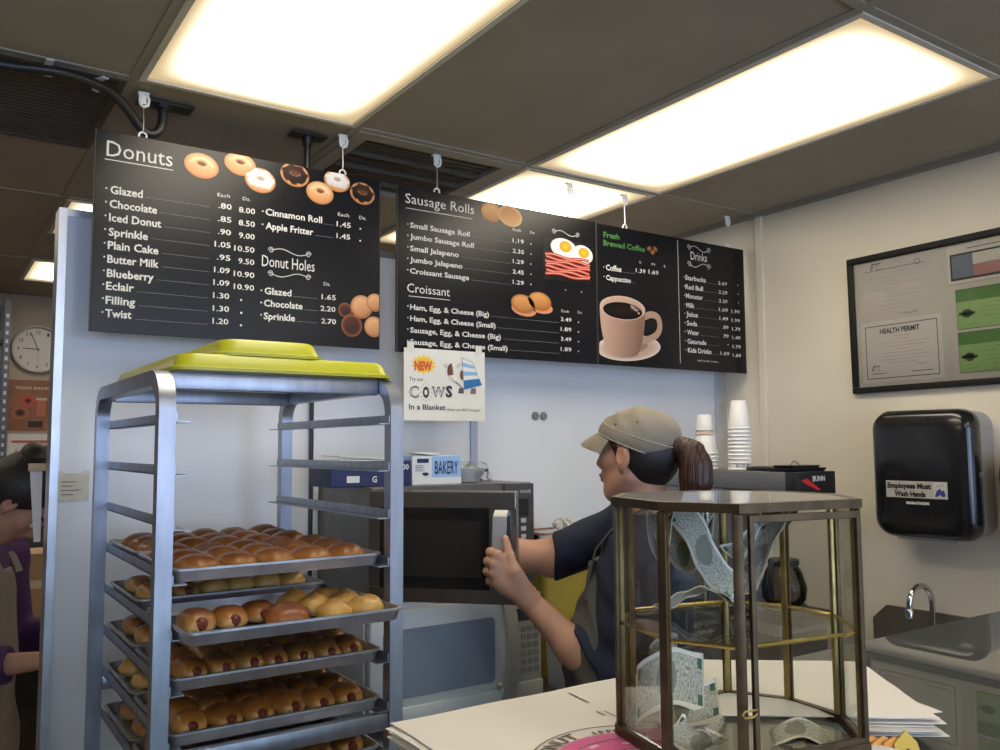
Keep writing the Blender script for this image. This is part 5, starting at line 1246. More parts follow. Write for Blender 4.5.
# certificate with coloured banner, upper right
s_ = sheet(.368,.345,.665,.474, M_doc)
M_bflag = mat('banner_blue', (.16,.20,.27), .6); M_rflag = mat('banner_red', (.42,.20,.20), .6)
q = MB(); rect2(q, .378,.353,.660,.361, MF, .0093); rect2(q, .378,.437,.660,.443, MF, .0093); rect2(q, .378,.361,.384,.437, MF, .0093); q.build('border', M_txt, s_, smooth=0)
q = MB(); rect2(q, .384,.361,.453,.437, MF, .0093); q.build('blue_field', M_bflag, s_, smooth=0)
q = MB(); rect2(q, .453,.361,.655,.399, MF, .0093); q.build('red_field', M_rflag, s_, smooth=0)
lines(s_, .385, .455, [(.05,.26)], .01, .0093, M_txt, .0025); lines(s_, .360, .340, [(.0,.28)], .01, .0092, M_gtxt, .0018)
for (y0, y1, lab) in ((.188,.322,'upper green licence'),(.044,.179,'lower green licence')):
    s_ = sheet(.390,y0,.670,y1, M_lgreen, .0090); s_['label'] = lab
    q = MB(); rect2(q, .390, y1-.042, .670, y1, MF, .0096); q.build('heading_band', M_dgreen, s_, smooth=0)
    q = MB(); poly2(q, [(.424+.018*math.cos(a*.393), y0+.052+.014*math.sin(a*.393)) for a in range(16)], MF, .0097); rect2(q, .398, y0+.047, .450, y0+.057, MF, .0097); q.build('seal', mat('seal_dark', (.06,.09,.05), .6), s_, smooth=0)
    for p_ in ((y0, y0+.002),(y1-.002, y1)):
        pass
    q = MB(); line2(q, [(.391,y0+.001),(.669,y0+.001),(.669,y1-.001),(.391,y1-.001)], .002, MF, .0098, closed=True); q.build('border', M_txt, s_, smooth=0)
    lines(s_, .48, y1-.054, [(.03,.12),(-.01,.16),(.0,.14),(-.01,.16),(.02,.12)], .014, .0097, M_dgreen)
    lines(s_, .42, y0+.014, [(.0,.035)], .01, .0097, M_dgreen)
q = MB(); q.bb((w+.0005,w+.0005,.0118),(FW-w-.0005,FH-w-.0005,.0128), M=MF); q.build('glass', glass_mat('frame_glass', (.94,.94,.94), 1.45, .04, .8), t, smooth=0)
# ================================================================ PEOPLE
M_skin = colour_mat('skin', .52, .35, .06, 130)
M_hair = mat('dark_hair', (.012,.008,.007), .45, bump=.5, scale=60, bscale=70, stretch=(6,6,.6))
M_auburn = mat('auburn_hair', (.060,.018,.010), .42, bump=.6, bscale=55, scale=30, stretch=(5,5,.5), col2=(.025,.009,.006))
M_cap = mat('khaki_cap', (.27,.235,.18), .8, var=.10, scale=14, bump=.35, bscale=30)
M_capd = mat('khaki_cap_band', (.22,.195,.155), .8, var=.08, scale=25, bump=.25, bscale=60)
M_stitch = mat('cap_stitch', (.46,.41,.32), .8)
M_navyt = mat('navy_cotton', (.008,.012,.034), .85, var=.2, scale=8, bump=.3, bscale=22)
M_apron = mat('apron_grey', (.065,.064,.058), .85, var=.12, scale=9, bump=.25, bscale=26)
M_trous = mat('dark_trousers', (.03,.03,.035), .85); M_shoe = mat('shoe_black', (.02,.02,.02), .5)
M_eye = mat('eye_white', (.60,.57,.52), .25); M_iris = mat('eye_dark', (.02,.012,.01), .2)
V3 = lambda *a: np.array(a, float)
def frame_of(face, pitch):
    F = V3(face[0], face[1], 0); F /= np.linalg.norm(F); L = V3(-F[1], F[0], 0); U = V3(0, 0, 1)
    Fp = F*math.cos(pitch)-U*math.sin(pitch); Up = U*math.cos(pitch)+F*math.sin(pitch)
    return F, L, Fp, Up
def head_prims(H):
    k = .02; ax = H.ax
    e = lambda c, r, k=.02, op='u': ell(H(*c), r, ax, k, op)
    P = [e((-.008,0,.026), (.094,.075,.078)), e((.034,0,-.045), (.060,.057,.078), .03), cone(H(.062,0,-.108), H(.066,0,-.104), .021, .021, .025)]
    for s in (-1, 1):
        P += [cone(H(.0,s*.052,-.060), H(.058,s*.018,-.108), .020, .017, .025), e((.058,s*.040,-.022), (.026,.024,.022), .02), cone(H(.082,s*.012,.016), H(.066,s*.044,.014), .011, .010, .015)]
    P += [cone(H(.087,0,.006), H(.1035,0,-.034), .0085, .0110, .010), cone(H(.095,.010,-.040), H(.095,-.010,-.040), .0085, .0085, .008)]
    P += [e((.093,0,-.064), (.011,.021,.0075), .006), e((.089,0,-.076), (.011,.019,.0075), .006)]
    for s in (-1, 1):
        P += [e((.090,s*.031,-.004), (.012,.017,.011), .008, 's')]
        P += [e((.002,s*.079,-.016), (.019,.0085,.031), .008), e((.007,s*.0895,-.012), (.0115,.0085,.019), .003, 's'), e((.008,s*.074,-.042), (.010,.007,.010), .006)]
    return P
class Head:
    def __init__(s, c, face, pitch):
        s.c = V3(*c); s.F, s.L, s.Fp, s.Up = frame_of(face, pitch); s.ax = np.array([s.Fp, s.L, s.Up])
    def __call__(s, a, b, c): return s.c+s.Fp*a+s.L*b+s.Up*c
    def M(s):
        a = s.ax; return Matrix(((a[0][0],a[1][0],a[2][0],s.c[0]),(a[0][1],a[1][1],a[2][1],s.c[1]),(a[0][2],a[1][2],a[2][2],s.c[2]),(0,0,0,1)))
def finger(P, pts, r0, r1): 
    n = len(pts)-1
    P += [cone(pts[i], pts[i+1], r0+(r1-r0)*i/n, r0+(r1-r0)*(i+1)/n, .005) for i in range(n)]
def skin_paint(H, base, lip):
    def f(V):
        d = (V-H.c) @ H.ax.T; C = np.tile(np.array(base), (len(V), 1))
        nz = .5+.5*np.sin(V[:,0]*63+np.sin(V[:,2]*41)*2)*np.sin(V[:,1]*57+V[:,2]*33); C *= (.93+.12*nz)[:,None]
        m = (d[:,0] > .088) & (np.abs(d[:,1]) < .024) & (d[:,2] < -.057) & (d[:,2] > -.084); C[m] = lip
        m = (np.abs(d[:,1]) > .07) & (np.abs(d[:,2]) < .05) & (np.abs(d[:,0]) < .04); C[m] *= np.array((1.05,.96,.94))
        m = (d[:,0] > .07) & (np.abs(np.abs(d[:,1])-.031) < .020) & (np.abs(d[:,2]-.022-.10*(.03-np.abs(np.abs(d[:,1])-.031))) < .0045); C[m] = (.03,.018,.012)
        return C
    return f
def eyes(H, par):
    for s in (-1, 1):
        q = MB(); q.ball(tuple(H(.0795,s*.031,-.004)), .0125, 14, 10); e_ = q.build('eye', M_eye, par, smooth=180)
        q = MB(); q.ball(tuple(H(.0875,s*.031,-.006)), .0062, 12, 8); q.build('iris', M_iris, e_, smooth=180)

# ---------------------------------------------------------------- worker at the microwave
t = thing('person', 'person in navy shirt, grey apron and khaki cap reaching into the microwave', 'person', (1.5097,1.5985,0), -0.59461826)
H = Head((-.010,.0,1.476), (-.83,.557), R(-1)); F, L = V3(-.94,.34,0), V3(-.34,-.94,0)
Ls, Rs = V3(-.005,-.150,1.215), V3(.020,.160,1.285)
Le, Lw = V3(-.080,-.090,.902), V3(-.281,-.022,1.103)
Re, Rw = V3(-.215,.230,1.180), V3(-.425,.245,1.195)
B = head_prims(H)
B += [cone(V3(.032,0,1.275), H(-.018,0,-.075), .058, .050, .03)]
B += [ell(V3(.000,0,1.13), (.112,.160,.17), np.array([F,L,V3(0,0,1)]), .05), cone(Ls, Rs, .055, .055, .05), ell(V3(-.038,0.01,.94), (.138,.155,.20), np.array([F,L,V3(0,0,1)]), .05), ell(V3(.005,0,.82), (.120,.145,.12), np.array([F,L,V3(0,0,1)]), .05)]
B += [cone(Ls, Le, .056, .046, .03), cone(Le, (Le+Lw)/2+V3(-.004,0,.004), .045, .042, .02), cone((Le+Lw)/2+V3(-.004,0,.004), Lw, .042, .028, .02)]
B += [cone(Rs, Re, .056, .050, .03), cone(Re, (Re+Rw)/2, .049, .043, .02), cone((Re+Rw)/2, Rw, .043, .028, .02)]
# left hand closed round the door handle
mcp = [V3(-.364,-.055,1.224), V3(-.372,-.058,1.203), V3(-.373,-.057,1.181), V3(-.366,-.052,1.159)]
pip = [V3(-.382,-.028,1.229), V3(-.388,-.028,1.206), V3(-.389,-.026,1.182), V3(-.384,-.024,1.158)]
dip = [V3(-.383,.010,1.226), V3(-.388,.011,1.203), V3(-.388,.011,1.179), V3(-.384,.010,1.156)]
tip = [V3(-.358,.017,1.224), V3(-.360,.018,1.201), V3(-.360,.018,1.177), V3(-.358,.017,1.155)]
for i in range(4): B += [cone(Lw+V3(-.010,-.006,.012), mcp[i], .024, .0135, .012)]
B += [ell((Lw+mcp[1]+mcp[2])/3+V3(.004,.004,.004), (.034,.020,.040), None, .015)]
for i in range(4): finger(B, [mcp[i], pip[i], dip[i], tip[i]], (.0122,.0124,.0120,.0110)[i], (.0078,.0080,.0078,.0070)[i])
th = [V3(-.300,-.038,1.140), V3(-.322,-.058,1.186), V3(-.334,-.050,1.222), V3(-.345,-.034,1.262)]
B += [cone(th[0], th[1], .021, .0165, .015)]; finger(B, th[1:], .0140, .0095)
# right hand inside the oven, fingers slightly curled
B += [ell(Rw+V3(-.045,.006,.002), (.048,.016,.038), None, .015)]
for i, dz in enumerate((.030,.010,-.010,-.029)):
    m0 = Rw+V3(-.085,.008,dz); ln = (.040,.045,.042,.033)[i]
    finger(B, [m0, m0+V3(-ln,.008,dz*.1), m0+V3(-ln*1.55,.018,dz*.1-.004), m0+V3(-ln*1.95,.032,dz*.1-.010)], .0100, .0072)
finger(B, [Rw+V3(-.020,-.012,.026), Rw+V3(-.050,-.028,.046), Rw+V3(-.078,-.026,.054)], .0135, .0090)
body = soft('body', B, .0028, M_skin, t, skin_paint(H, (.44,.24,.16), (.36,.15,.11)))
eyes(H, t)
# nails of the left thumb
q = MB(); q.ball(tuple(th[3]+V3(.001,-.0082,-.002)), (.0055,.0022,.0085), 12, 8); q.build('thumb_nail', mat('nail', (.56,.36,.29), .3), t, smooth=180)
# hair
hr = [ell(H(-.026,0,.0), (.088,.0785,.098), H.ax, .01)]
hr += [('p', H(.016,0,.0), H.Fp*.876-H.Up*.482, None, None, .004, 'i')]
hair = soft('hair', hr, .004, M_hair, t)
for s in (-1, 1):
    soft('sideburn', chain([H(.034,s*.0645,.030), H(.031,s*.0655,.012), H(.026,s*.066,-.012)], [.010,.007,.003], .01), .002, M_hair, t)
pt = [H(-.100,0,-.004), H(-.120,.004,.010), H(-.146,.006,-.004), H(-.158,.008,-.034), H(-.158,.008,-.070), H(-.150,.006,-.105), H(-.142,.004,-.140)]
def strands(V):
    d = (V-H.c) @ H.ax.T; a = np.arctan2(d[:,1], d[:,0]+.15); w = .0022*np.sin(a*14+d[:,2]*20)+.0012*np.sin(d[:,1]*520+d[:,2]*30)
    return V+w[:,None]*H.Fp[None]+.0012*np.sin(d[:,0]*600)[:,None]*H.L[None]
soft('ponytail', chain(pt, [.016,.021,.028,.033,.033,.025,.008], .02), .003, M_auburn, t, warp=strands)
q = MB(); MH = H.M(); q.tube([tuple(H(-.110,0,.003)+H.L*.020*math.cos(a*.5236)+H.Up*.020*math.sin(a*.5236)) for a in range(12)], .0055, 8, closed=True); q.build('hair_tie', M_hair, t, smooth=180)
# cap
cp = [ell(H(-.006,0,.028), (.108,.088,.083), H.ax, .01), ('p', H(0,0,.012), (H.Fp*.36-H.Up)/1.063, None, None, .005, 'i')]
cp += [('e', H(-.118,0,-.012), V3(.030,.030,.026), H.ax, None, .006, 's')]
def wrinkle(V):
    d = (V-H.c) @ H.ax.T; w = .0022*np.sin(d[:,0]*55+d[:,1]*38+2)*np.clip((d[:,2]-.03)/.05, 0, 1)+.0014*np.sin(d[:,0]*120-d[:,2]*90)*np.clip((d[:,2]-.02)/.05, 0, 1)
    n = d-np.array((-.006,0,.028)); n /= np.linalg.norm(n, axis=1)[:,None]; return V+(w[:,None]*n) @ H.ax
cap = soft('cap', cp, .003, M_cap, t, warp=wrinkle)
band = MB(); lowz = lambda h0: .012+.36*h0
def cap_r(z, a):
    f_ = math.sqrt(max(.02, 1-((z-.028)/.083)**2)); return .1095*f_, .0895*f_
vs = []; fs = []; nb = 48; rows_ = 5
for j in range(rows_+1):
    for k in range(nb):
        a = 2*math.pi*k/nb; h0 = .112*math.cos(a); z = lowz(h0)-.001+.031*j/rows_*(1.0-.15*math.cos(a)); rx, ry = cap_r(max(z,-.02), a); o_ = .0016*math.sin(math.pi*min(1, j/rows_*1.0)) + .0008
        vs.append((-.006+(rx+o_)*math.cos(a), (ry+o_)*math.sin(a), z))
for j in range(rows_):
    for k in range(nb):
        if 21 <= k <= 26 and j < 4: continue
        l_ = (k+1) % nb; fs.append([j*nb+k, j*nb+l_, (j+1)*nb+l_, (j+1)*nb+k])
band._merge(vs, fs, 0, None, MH); band.build('cap_band', M_capd, cap, smooth=60)
q = MB()
for dz, r_ in ((.031,.0011),(.0015,.0011)):
    pts = []
    for k in range(48):
        a = 2*math.pi*k/48; h0 = .112*math.cos(a); z = lowz(h0)+dz*(1.0-.15*math.cos(a)); rx, ry = cap_r(max(z,-.02), a); pts.append(tuple(H(-.006+(rx+.0018)*math.cos(a), (ry+.0018)*math.sin(a), z)))
    q.tube(pts, r_, 6, closed=True)
for s in (-1, 1):
    pts = [tuple(H(.080*math.cos(a), s*.012+s*.045*math.sin(a)*1.0, .028+.0845*math.sqrt(max(0, 1-(.085*math.cos(a)/.108)**2-((.012+.045*math.sin(a))/.088)**2)))) for a in [i*.2 for i in range(0, 16)]]
    q.tube(pts, .0009, 6)
q.build('stitching', M_stitch, cap, smooth=60)
q = MB()
for a_, z_ in ((-2.15,.072),(-1.65,.066),(-1.15,.062),(1.3,.065),(1.9,.07)):
    rx, ry = cap_r(z_, 0); q.ball(tuple(H(-.004+rx*math.cos(a_), ry*math.sin(a_), z_)), .0026, 8, 6)
q.build('eyelet', M_dark, cap, smooth=60)
br = MB(); vs = []; fs = []; nA, nB = 18, 7
for side in (0, 1):
    for i in range(nA+1):
        a = R(-66+132*i/nA)
        for j in range(nB+1):
            u = j/nB; ext = .056*math.cos(a*1.10)**.6 if abs(a) < 1.42 else 0; rx, ry = cap_r(.044, 0)
            x = -.006+(rx-.004)*math.cos(a)+ext*u; y = (ry-.003)*math.sin(a)*(1+.02*u); z = .048-.026*(1-math.cos(a))-.020*u-.010*u*u-1.6*y*y*u*.75
            vs.append((x, y, z-(.0035 if side else 0)))
T0 = (nA+1)*(nB+1); ix = lambda i, j: i*(nB+1)+j
for i in range(nA):
    for j in range(nB): fs.append([ix(i,j), ix(i,j+1), ix(i+1,j+1), ix(i+1,j)]); fs.append([T0+ix(i,j), T0+ix(i+1,j), T0+ix(i+1,j+1), T0+ix(i,j+1)])
    fs.append([ix(i,nB), T0+ix(i,nB), T0+ix(i+1,nB), ix(i+1,nB)])
br._merge(vs, fs, 0, None, MH); br.build('cap_brim', M_cap, cap, smooth=50)
q = MB(); q.box((0,0,0),(.026,.0025,.017), .001, M=MH @ Matrix.Translation((-.100,-.034,-.020)) @ Matrix.Rotation(-1.25,4,'Z') @ Matrix.Rotation(-.5,4,'Y')); q.build('cap_strap', M_capd, cap)
# shirt
AX = np.array([F,L,V3(0,0,1)])
nL = V3(-.925,.0,.0)-V3(0,0,.38); nR = V3(-1,.06,-.02); nR /= np.linalg.norm(nR)
def axes_to(n):
    a = np.cross(n, V3(0,1,0)); a /= np.linalg.norm(a); return np.array([n, a, np.cross(n, a)])
S_ = [cone(Ls, Le, .066, .070, .02), cone(Le, Le+(Lw-Le)*.42, .070, .064, .02), cone(Rs, Re, .068, .063, .02)]
S_ += [ell(V3(-.114,-.070,.958)+nL*.110, (.110,.16,.16), axes_to(nL), .004, 's'), ell(V3(-.200,.226,1.186)+nR*.075, (.075,.13,.13), axes_to(nR), .004, 's')]
S_ += [ell(V3(.000,0,1.13), (.123,.172,.178), AX, .05), cone(Ls, Rs, .064, .064, .05), cone(V3(.035,0,1.25), V3(.028,0,1.315), .075, .060, .03), ell(V3(-.036,.01,.95), (.150,.170,.20), AX, .05), ell(V3(.004,0,.80), (.152,.180,.10), AX, .05)]
S_ += [cone(V3(.022,0,1.335), H(-.012,0,-.06), .057, .056, .006, 's'), ell(V3(0,0,.70), (.2,.24,.06), AX, .004, 's')]
def folds(V):
    w = .0030*np.sin(V[:,2]*70+V[:,0]*45+np.sin(V[:,1]*30)*1.5)+.0020*np.sin(V[:,0]*95-V[:,2]*60+V[:,1]*40)
    d = V-np.array((0,0,1.05)); d[:,2] *= .2; d /= np.linalg.norm(d, axis=1)[:,None]; return V+w[:,None]*d
soft('shirt', S_, .0045, M_navyt, t, warp=folds)
# apron: front shell, straps and waist tie
Bb = [ell(V3(-.002,0,1.13), (.137,.186,.192), AX, .05), ell(V3(-.038,.01,.95), (.163,.184,.21), AX, .05), ell(V3(-.020,.01,.72), (.168,.185,.22), AX, .05)]
c0 = V3(.0,0,1.0)
Bb += [('p', c0+F*.078, -F, None, None, .004, 'i'), ('p', V3(0,0,1.205), V3(0,0,1), None, None, .004, 'i'), ('p', V3(0,0,.56), V3(0,0,-1), None, None, .004, 'i')]
for s in (-1, 1): n = L*s*.845+V3(0,0,.534); Bb += [('p', V3(.0,0,1.190)+L*s*.075, n, None, None, .004, 'i')]
soft('apron', Bb, .0045, M_apron, t, warp=folds)
for s in (-1, 1):
    bk = V3(.034,0,0); pts = [V3(-.012,0,1.110)+F*.112+L*s*.100, V3(-.004,0,1.165)+F*.118+L*s*.080, V3(.004,0,1.235)+F*.108+L*s*.070, V3(.026,0,1.300)+F*.076+L*s*.066, V3(.034,0,1.335)+F*.018+L*s*.066, V3(.036,0,1.340)-F*.035+L*s*.050, V3(.036,0,1.338)-F*.062+L*s*.0]
    q = MB(); q.tube([tuple(p) for p in pts], .01, flat=(.028,.005)); q.build('apron_strap', M_apron, t, smooth=60)
q = MB(); q.tube([tuple(V3(-.004,0,1.02)+F*.150*math.cos(a)+L*.180*math.sin(a)) for a in [R(80+10*i) for i in range(21)]], .01, flat=(.022,.005)); q.build('apron_tie', M_apron, t, smooth=60)
# trousers and shoes
T_ = [ell(V3(.004,0,.80), (.152,.182,.15), AX, .04)]
for s in (-1, 1):
    hp = V3(.005,0,.76)+L*s*.085; kn = V3(.0,0,.46)+L*s*.09; an = V3(.02,0,.075)+L*s*.095
    T_ += [cone(hp, kn, .092, .072, .03), cone(kn, an, .070, .058, .03)]
soft('trousers', T_, .007, M_trous, t)
for s in (-1, 1):
    a = V3(.02,0,.0)+L*s*.095; soft('shoe', [ell(a+F*.055+V3(0,0,.034), (.125,.046,.034), AX, .02), ell(a+V3(0,0,.055), (.055,.042,.05), AX, .02), ('p', V3(0,0,.002), V3(0,0,-1), None, None, .003, 'i')], .005, M_shoe, t)

# ---------------------------------------------------------------- kitchen worker at the left edge
M_purple = mat('purple_knit', (.045,.012,.075), .85, var=.15, scale=12, bump=.25, bscale=40)
M_apron2 = mat('apron_taupe', (.17,.145,.125), .85, var=.1, scale=9, bump=.2, bscale=24)
t = thing('person', 'person with dark hair bowing the head, purple sleeves and taupe apron, behind the partition edge', 'person', (.174,3.021,0), -0.59461826)
H = Head((.128,-.03,1.340), (.97,.22), R(60)); F, L = H.F, H.L; AX = np.array([F,L,V3(0,0,1)])
Ls, Rs = V3(-.035,.165,1.15), V3(-.055,-.165,1.15); Le, Lw = V3(-.01,.20,.89), V3(.20,.14,.91); Re, Rw = V3(.015,-.195,.880), V3(.250,-.160,.900)
B = head_prims(H)+[cone(V3(-.05,0,1.17), H(-.03,0,-.06), .056, .052, .03), ell(V3(-.05,0,1.04), (.105,.150,.17), AX, .05), cone(Ls, Rs, .052, .052, .05), ell(V3(-.045,0,.86), (.115,.145,.19), AX, .05)]
for a, b_, c in ((Ls,Le,Lw),(Rs,Re,Rw)):
    B += [cone(a, b_, .05, .042, .03), cone(b_, c, .041, .026, .02), ell(c+F*.050+V3(0,0,-.004), (.046,.036,.016), AX, .015)]
    for i, o_ in enumerate((-.028,-.010,.010,.027)):
        m0 = c+F*.088+L*o_; ln = (.038,.044,.042,.034)[i]; finger(B, [m0, m0+F*ln+V3(0,0,-.006), m0+F*ln*1.5+V3(0,0,-.020), m0+F*ln*1.7+V3(0,0,-.038)], .0098, .007)
    sg = -1 if a is Ls else 1; finger(B, [c+F*.02+L*sg*.024, c+F*.055+L*sg*.044+V3(0,0,-.006), c+F*.085+L*sg*.046+V3(0,0,-.016)], .013, .009)
for s in (-1, 1):
    hp = V3(-.045,0,.74)+L*s*.08; kn = V3(-.03,0,.45)+L*s*.085; an = V3(-.04,0,.09)+L*s*.09; B += [cone(hp, kn, .078, .053, .03), cone(kn, an, .05, .035, .02)]
soft('body', B, .0045, M_skin, t, skin_paint(H, (.40,.215,.14), (.30,.10,.09))); eyes(H, t)
hr = [ell(H(-.030,0,.026), (.106,.092,.112), H.ax, .02), ('p', H(.030,0,.0), H.Fp*.80-H.Up*.6, None, None, .004, 'i')]
soft('hair', hr, .004, M_hair, t); soft('hair_bun', [ell(H(-.09,0,.088), (.050,.052,.044), H.ax, .02), ell(H(-.06,0,.075), (.05,.05,.04), H.ax, .03)], .004, M_hair, t)
q = MB(); q.ball(tuple(H(.002,-.087,-.040)), .0035, 10, 8); q.build('earring', M_chrome, t, smooth=180)
S_ = [cone(Ls, Le, .064, .056, .02), cone(Rs, Re, .064, .056, .02), cone(Le, Le+(Lw-Le)*.72, .058, .052, .02), cone(Re, Re+(Rw-Re)*.72, .058, .052, .02)]
for e_, w_ in ((Le,Lw),(Re,Rw)):
    n = (w_-e_)/np.linalg.norm(w_-e_); S_ += [ell(e_+n*.165+n*.05, (.05,.09,.09), axes_to(n), .004, 's')]
S_ += [ell(V3(-.05,0,1.04), (.118,.162,.18), AX, .05), cone(Ls, Rs, .060, .060, .05), cone(V3(-.05,0,1.18), V3(-.03,0,1.225), .072, .062, .03), ell(V3(-.045,0,.86), (.127,.157,.19), AX, .05)]
soft('shirt', S_, .005, M_purple, t)
Bb = [ell(V3(-.05,0,1.04), (.129,.172,.19), AX, .05), ell(V3(-.045,0,.86), (.138,.168,.20), AX, .05), ell(V3(-.04,0,.62), (.145,.18,.22), AX, .05), ('p', V3(-.05,0,0)+F*.02, -F, None, None, .004, 'i'), ('p', V3(0,0,1.13), V3(0,0,1), None, None, .004, 'i'), ('p', V3(0,0,.46), V3(0,0,-1), None, None, .004, 'i')]
soft('apron', Bb, .005, M_apron2, t)
for s in (-1, 1):
    pts = [V3(-.05,0,1.11)+F*.122+L*s*.075, V3(-.05,0,1.17)+F*.095+L*s*.078, V3(-.05,0,1.222)+F*.04+L*s*.076, V3(-.05,0,1.225)-F*.03+L*s*.06, V3(-.05,0,1.20)-F*.085+L*s*.02]
    q = MB(); q.tube([tuple(p) for p in pts], .01, flat=(.034,.005)); q.build('apron_strap', M_apron2, t, smooth=60)
T_ = [ell(V3(-.045,0,.78), (.130,.16,.10), AX, .04)]
for s in (-1, 1):
    hp = V3(-.045,0,.74)+L*s*.08; kn = V3(-.03,0,.45)+L*s*.085; an = V3(-.04,0,.075)+L*s*.09; T_ += [cone(hp, kn, .088, .068, .03), cone(kn, an, .066, .055, .03)]
soft('trousers', T_, .007, M_trous, t)
for s in (-1, 1):
    a = V3(-.04,0,.0)+L*s*.09; soft('shoe', [ell(a+F*.055+V3(0,0,.034), (.12,.044,.034), AX, .02), ell(a+V3(0,0,.055), (.05,.04,.05), AX, .02), ('p', V3(0,0,.002), V3(0,0,-1), None, None, .003, 'i')], .005, M_shoe, t)
# ================================================================ CONDUIT ON THE CEILING
M_cond = mat('conduit_black', (.016,.015,.015), .42, bump=.2, bscale=90)
t = thing('conduit', 'black cable conduit clipped along the ceiling, dipping behind the donut board', 'conduit')
q = MB(); raw = [(-.75,2.335,2.412),(-.35,2.325,2.410),(-.05,2.318,2.408),(.123,2.312,2.408),(.205,2.300,2.412),(.262,2.300,2.415),(.325,2.322,2.415),(.372,2.352,2.412),(.420,2.385,2.390),(.455,2.408,2.358),(.478,2.415,2.344),(.500,2.417,2.348),(.514,2.418,2.368),(.518,2.420,2.395),(.519,2.422,2.428)]
P_ = [Vector(p) for p in raw]; S = []
for i in range(len(P_)-1):
    p0, p1, p2, p3 = P_[max(i-1,0)], P_[i], P_[i+1], P_[min(i+2,len(P_)-1)]
    for k in range(5):
        u = k/5; S.append(.5*((2*p1)+(p2-p0)*u+(2*p0-5*p1+4*p2-p3)*u*u+(3*p1-p0-3*p2+p3)*u**3))
S.append(P_[-1]); q.tube(S, .0125, 12); q.build('pipe', M_cond, t, smooth=60)
for (x, y, a) in ((.225,2.300,0),(.345,2.335,.5)):
    q = MB(); q.box((0,0,0),(.018,.046,.003), .001); q.box((0,.016,-.014),(.018,.003,.03)); q.build('strap', M_white_pl, t, (x,y,2.4335), (0,0,a), smooth=0)
q = MB(); q.bb((.455,2.405,2.4335),(.60,2.465,2.4395), .001); q.lathe([(.022,-.012),(.022,0)], (.519,2.424,2.433), 16); q.build('ceiling_plate', M_dark, t)
t = thing('ceiling_bracket', 'dark plate with short stem on the ceiling behind the donut board', 'ceiling bracket', (.945,2.440,2.439))
q = MB(); q.bb((-.055,-.028,-.006),(.055,.028,-.001), .001); q.build('plate', M_dark, t)
q = MB(); q.lathe([(.016,-.03),(.018,-.006)], seg=16); q.tube([(0,0,-.02),(0,0,-.17)], .0095, 12); q.build('stem', M_black, t)
# ================================================================ KITCHEN BEHIND
t = thing('wall_clock', 'round white wall clock on the kitchen wall, far left', 'clock', (.590,6.049,2.108))
MC = placeM((0,0,0),(1,0,0),(0,0,1)); M_face = mat('clock_face', (.55,.52,.48), .4); M_rim = mat('clock_rim', (.48,.45,.42), .35)
q = MB(); q.lathe([(.148,0),(.150,.02),(.146,.035),(.138,.037),(.134,.028),(.134,.0)], seg=48, M=MC, close=True); q.build('rim', M_rim, t)
q = MB(); q.lathe([(0,.011),(.1338,.0105),(.1338,.004)], seg=48, M=MC); q.build('face', M_face, t)
q = MB()
for i in range(12):
    a = math.pi/2-i*math.pi/6; s_ = str(12 if i == 0 else i); wd = .012*len(s_); write(q, s_, .108*math.cos(a)-wd/2, .108*math.cos(a)+wd/2, .108*math.sin(a), .022, MC, .01, .013)
q.build('numerals', M_txt, t, smooth=0)
for nm, a, l_, th in (('hour_hand',R(177),.085,.005),('minute_hand',R(112),.108,.004),('second_hand',R(-88),.080,.0015)):
    q = MB(); line2(q, [(-.012*math.cos(a),-.012*math.sin(a)),(l_*math.cos(a), l_*math.sin(a))], th, MC, .015); q.build(nm, M_txt, t, smooth=0)
t = thing('poster', 'brown and orange Texas bakery poster under the wall clock', 'poster', (.432,6.048,1.600))
MC = placeM((0,-.0022,0),(1,0,0),(0,0,1))
q = MB(); q.bb((0,-.002,0),(.30,.001,.315)); q.build('sheet', mat('poster_brown', (.20,.07,.03), .5, col2=(.30,.11,.05), scale=6), t, smooth=0)
q = MB(); write(q, 'TEXAS BAKERY', .04, .26, .265, .016, MC, .02, .0003); q.build('lettering', mat('poster_cream', (.55,.42,.30), .6), t, smooth=0)
q = MB(); disc(q, .115,.185,.040,.036, lambda u, v, r_: lerp((.12,.03,.02),(.55,.12,.08), min(1, max(0,(r_-.25)*3))), MC, .0004); disc(q, .075,.110,.045,.036, lambda u, v, r_: lerp((.06,.02,.015),(.45,.20,.09), min(1, max(0,(r_-.3)*2))), MC, .0006)
rect2(q, .165,.09,.215,.20, MC, .0005, (.50,.20,.12)); rect2(q, .160,.19,.22,.205, MC, .0006, (.55,.45,.38)); rect2(q, .12,.02,.20,.06, MC, .0005, (.08,.05,.04)); q.build('printed_pictures', M_print, t, smooth=0)
t = thing('calendar', 'white wall calendar hanging under the brown poster', 'calendar', (.445,6.048,1.24))
q = MB(); q.bb((0,-.002,0),(.27,.001,.34)); q.build('sheet', M_doc, t, smooth=0)
q = MB(); rect2(q, .02,.285,.25,.300, MC, .0003); rect2(q, .045,.225,.050,.250, MC, .0003); q.build('printing', mat('calendar_red', (.5,.08,.05), .6), t, smooth=0)
t = thing('wall_shelving', 'dark slotted metal shelving at the far left of the kitchen', 'shelving', (.065,5.85,0))
for x in (-.33, .33):
    q = MB(); q.bb((x-.018,-.16,0),(x+.018,-.12,2.36)); q.bb((x-.018,.12,0),(x+.018,.16,2.36)); q.build('upright', mat('upright_dark', (.10,.10,.11), .5, .6), t, smooth=0)
    q = MB()
    for k in range(40): q.bb((x-.007,-.1612,.3+.05*k),(x+.007,-.1598,.322+.05*k))
    q.build('slot_row', M_rack, t, smooth=0)
for z in (.3,.8,1.3,1.75,2.1): q = MB(); q.bb((-.312,-.15,z),(.312,.15,z+.02)); q.build('shelf', M_dark, t, smooth=0)
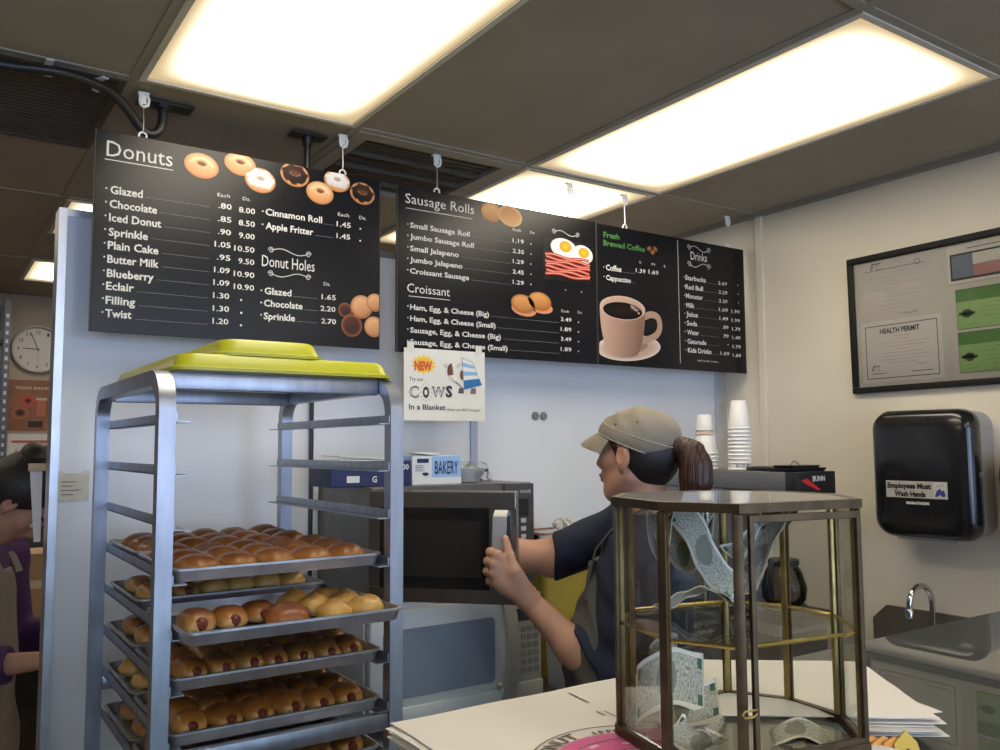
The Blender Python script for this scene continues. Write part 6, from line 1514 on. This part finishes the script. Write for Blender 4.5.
for i, (x, z, w, h, m) in enumerate(((-.14,2.121,.22,.16,M_navy),(.14,2.121,.24,.20,M_cab),(-.1,1.771,.26,.22,M_cab),(.17,1.771,.18,.18,M_navy))):
    q = MB(); q.bb((-w/2,-.12,0),(w/2,.12,h), .004); q.bb((-w/2-.004,-.124,h-.03),(w/2+.004,.124,h+.004), .003); q.build('storage_box', m, None, (.05+x,5.85,z), label='dark box %s on the kitchen shelving' % ('on the top shelf, left','on the top shelf, right','on the second shelf, left','on the second shelf, right')[i], cat='storage box', group='boxes on the kitchen shelving')
t = thing('oven', 'black kitchen oven in the dark area behind the left worker', 'oven', (.62,5.0,0))
q = MB(); q.bb((-.42,-.35,.08),(.42,.35,1.28), .01); q.build('body', M_dark, t)
q = MB(); q.bb((-.38,-.365,.30),(.38,-.351,1.0), .006); d_ = q.build('door', M_black, t)
q = MB(); q.tube([(-.30,-.37,.95),(-.30,-.40,.95),(.30,-.40,.95),(.30,-.37,.95)], .010, 10); q.build('handle', M_steel, d_)
for x in (-.35,.35):
    for y in (-.3,.3): q = MB(); q.tube([(x,y,0),(x,y,.08)], .025, 12); q.build('foot', M_dark, t)
t = thing('kitchen_table', 'brown wooden kitchen table behind the left worker', 'table', (.42,3.75,0))
q = MB(); q.bb((-.5,-.35,.80),(.5,.35,.845), .004); q.build('table_top', mat('table_wood', (.30,.13,.06), .5, var=.2, scale=4, stretch=(1,12,1)), t)
for x in (-.45,.45):
    for y in (-.3,.3): q = MB(); q.bb((x-.03,y-.03,0),(x+.03,y+.03,.80)); q.build('leg', M_cab, t, smooth=0)
t = thing('carton', 'tan carton on the wooden kitchen table', 'carton', (.42,3.80,.8455))
q = MB(); q.bb((-.16,-.11,0),(.16,.11,.25), .003); q.build('box', mat('tan_card', (.38,.26,.15), .7), t, smooth=0)
q = MB(); q.bb((-.161,-.1105,.12),(.161,-.11,.15)); q.build('tape', M_note, t, smooth=0)
t = thing('paper_sheet', 'white paper sheet clipped behind the partition edge above the bowed head', 'paper sheet', (.258,2.600,1.342))
q = MB(); q.quad((-.012,0,.095),(.018,.002,.095),(.020,.006,-.10),(.004,.006,-.10)); q.quad((.004,.008,-.10),(.020,.008,-.10),(.018,.004,.095),(-.012,.002,.095)); q.build('sheet', M_doc, t, smooth=0)
q = MB(); q.bb((-.016,-.008,.088),(.044,.010,.108), .002); q.build('clip', mat('clip_wood', (.50,.36,.22), .6), t)
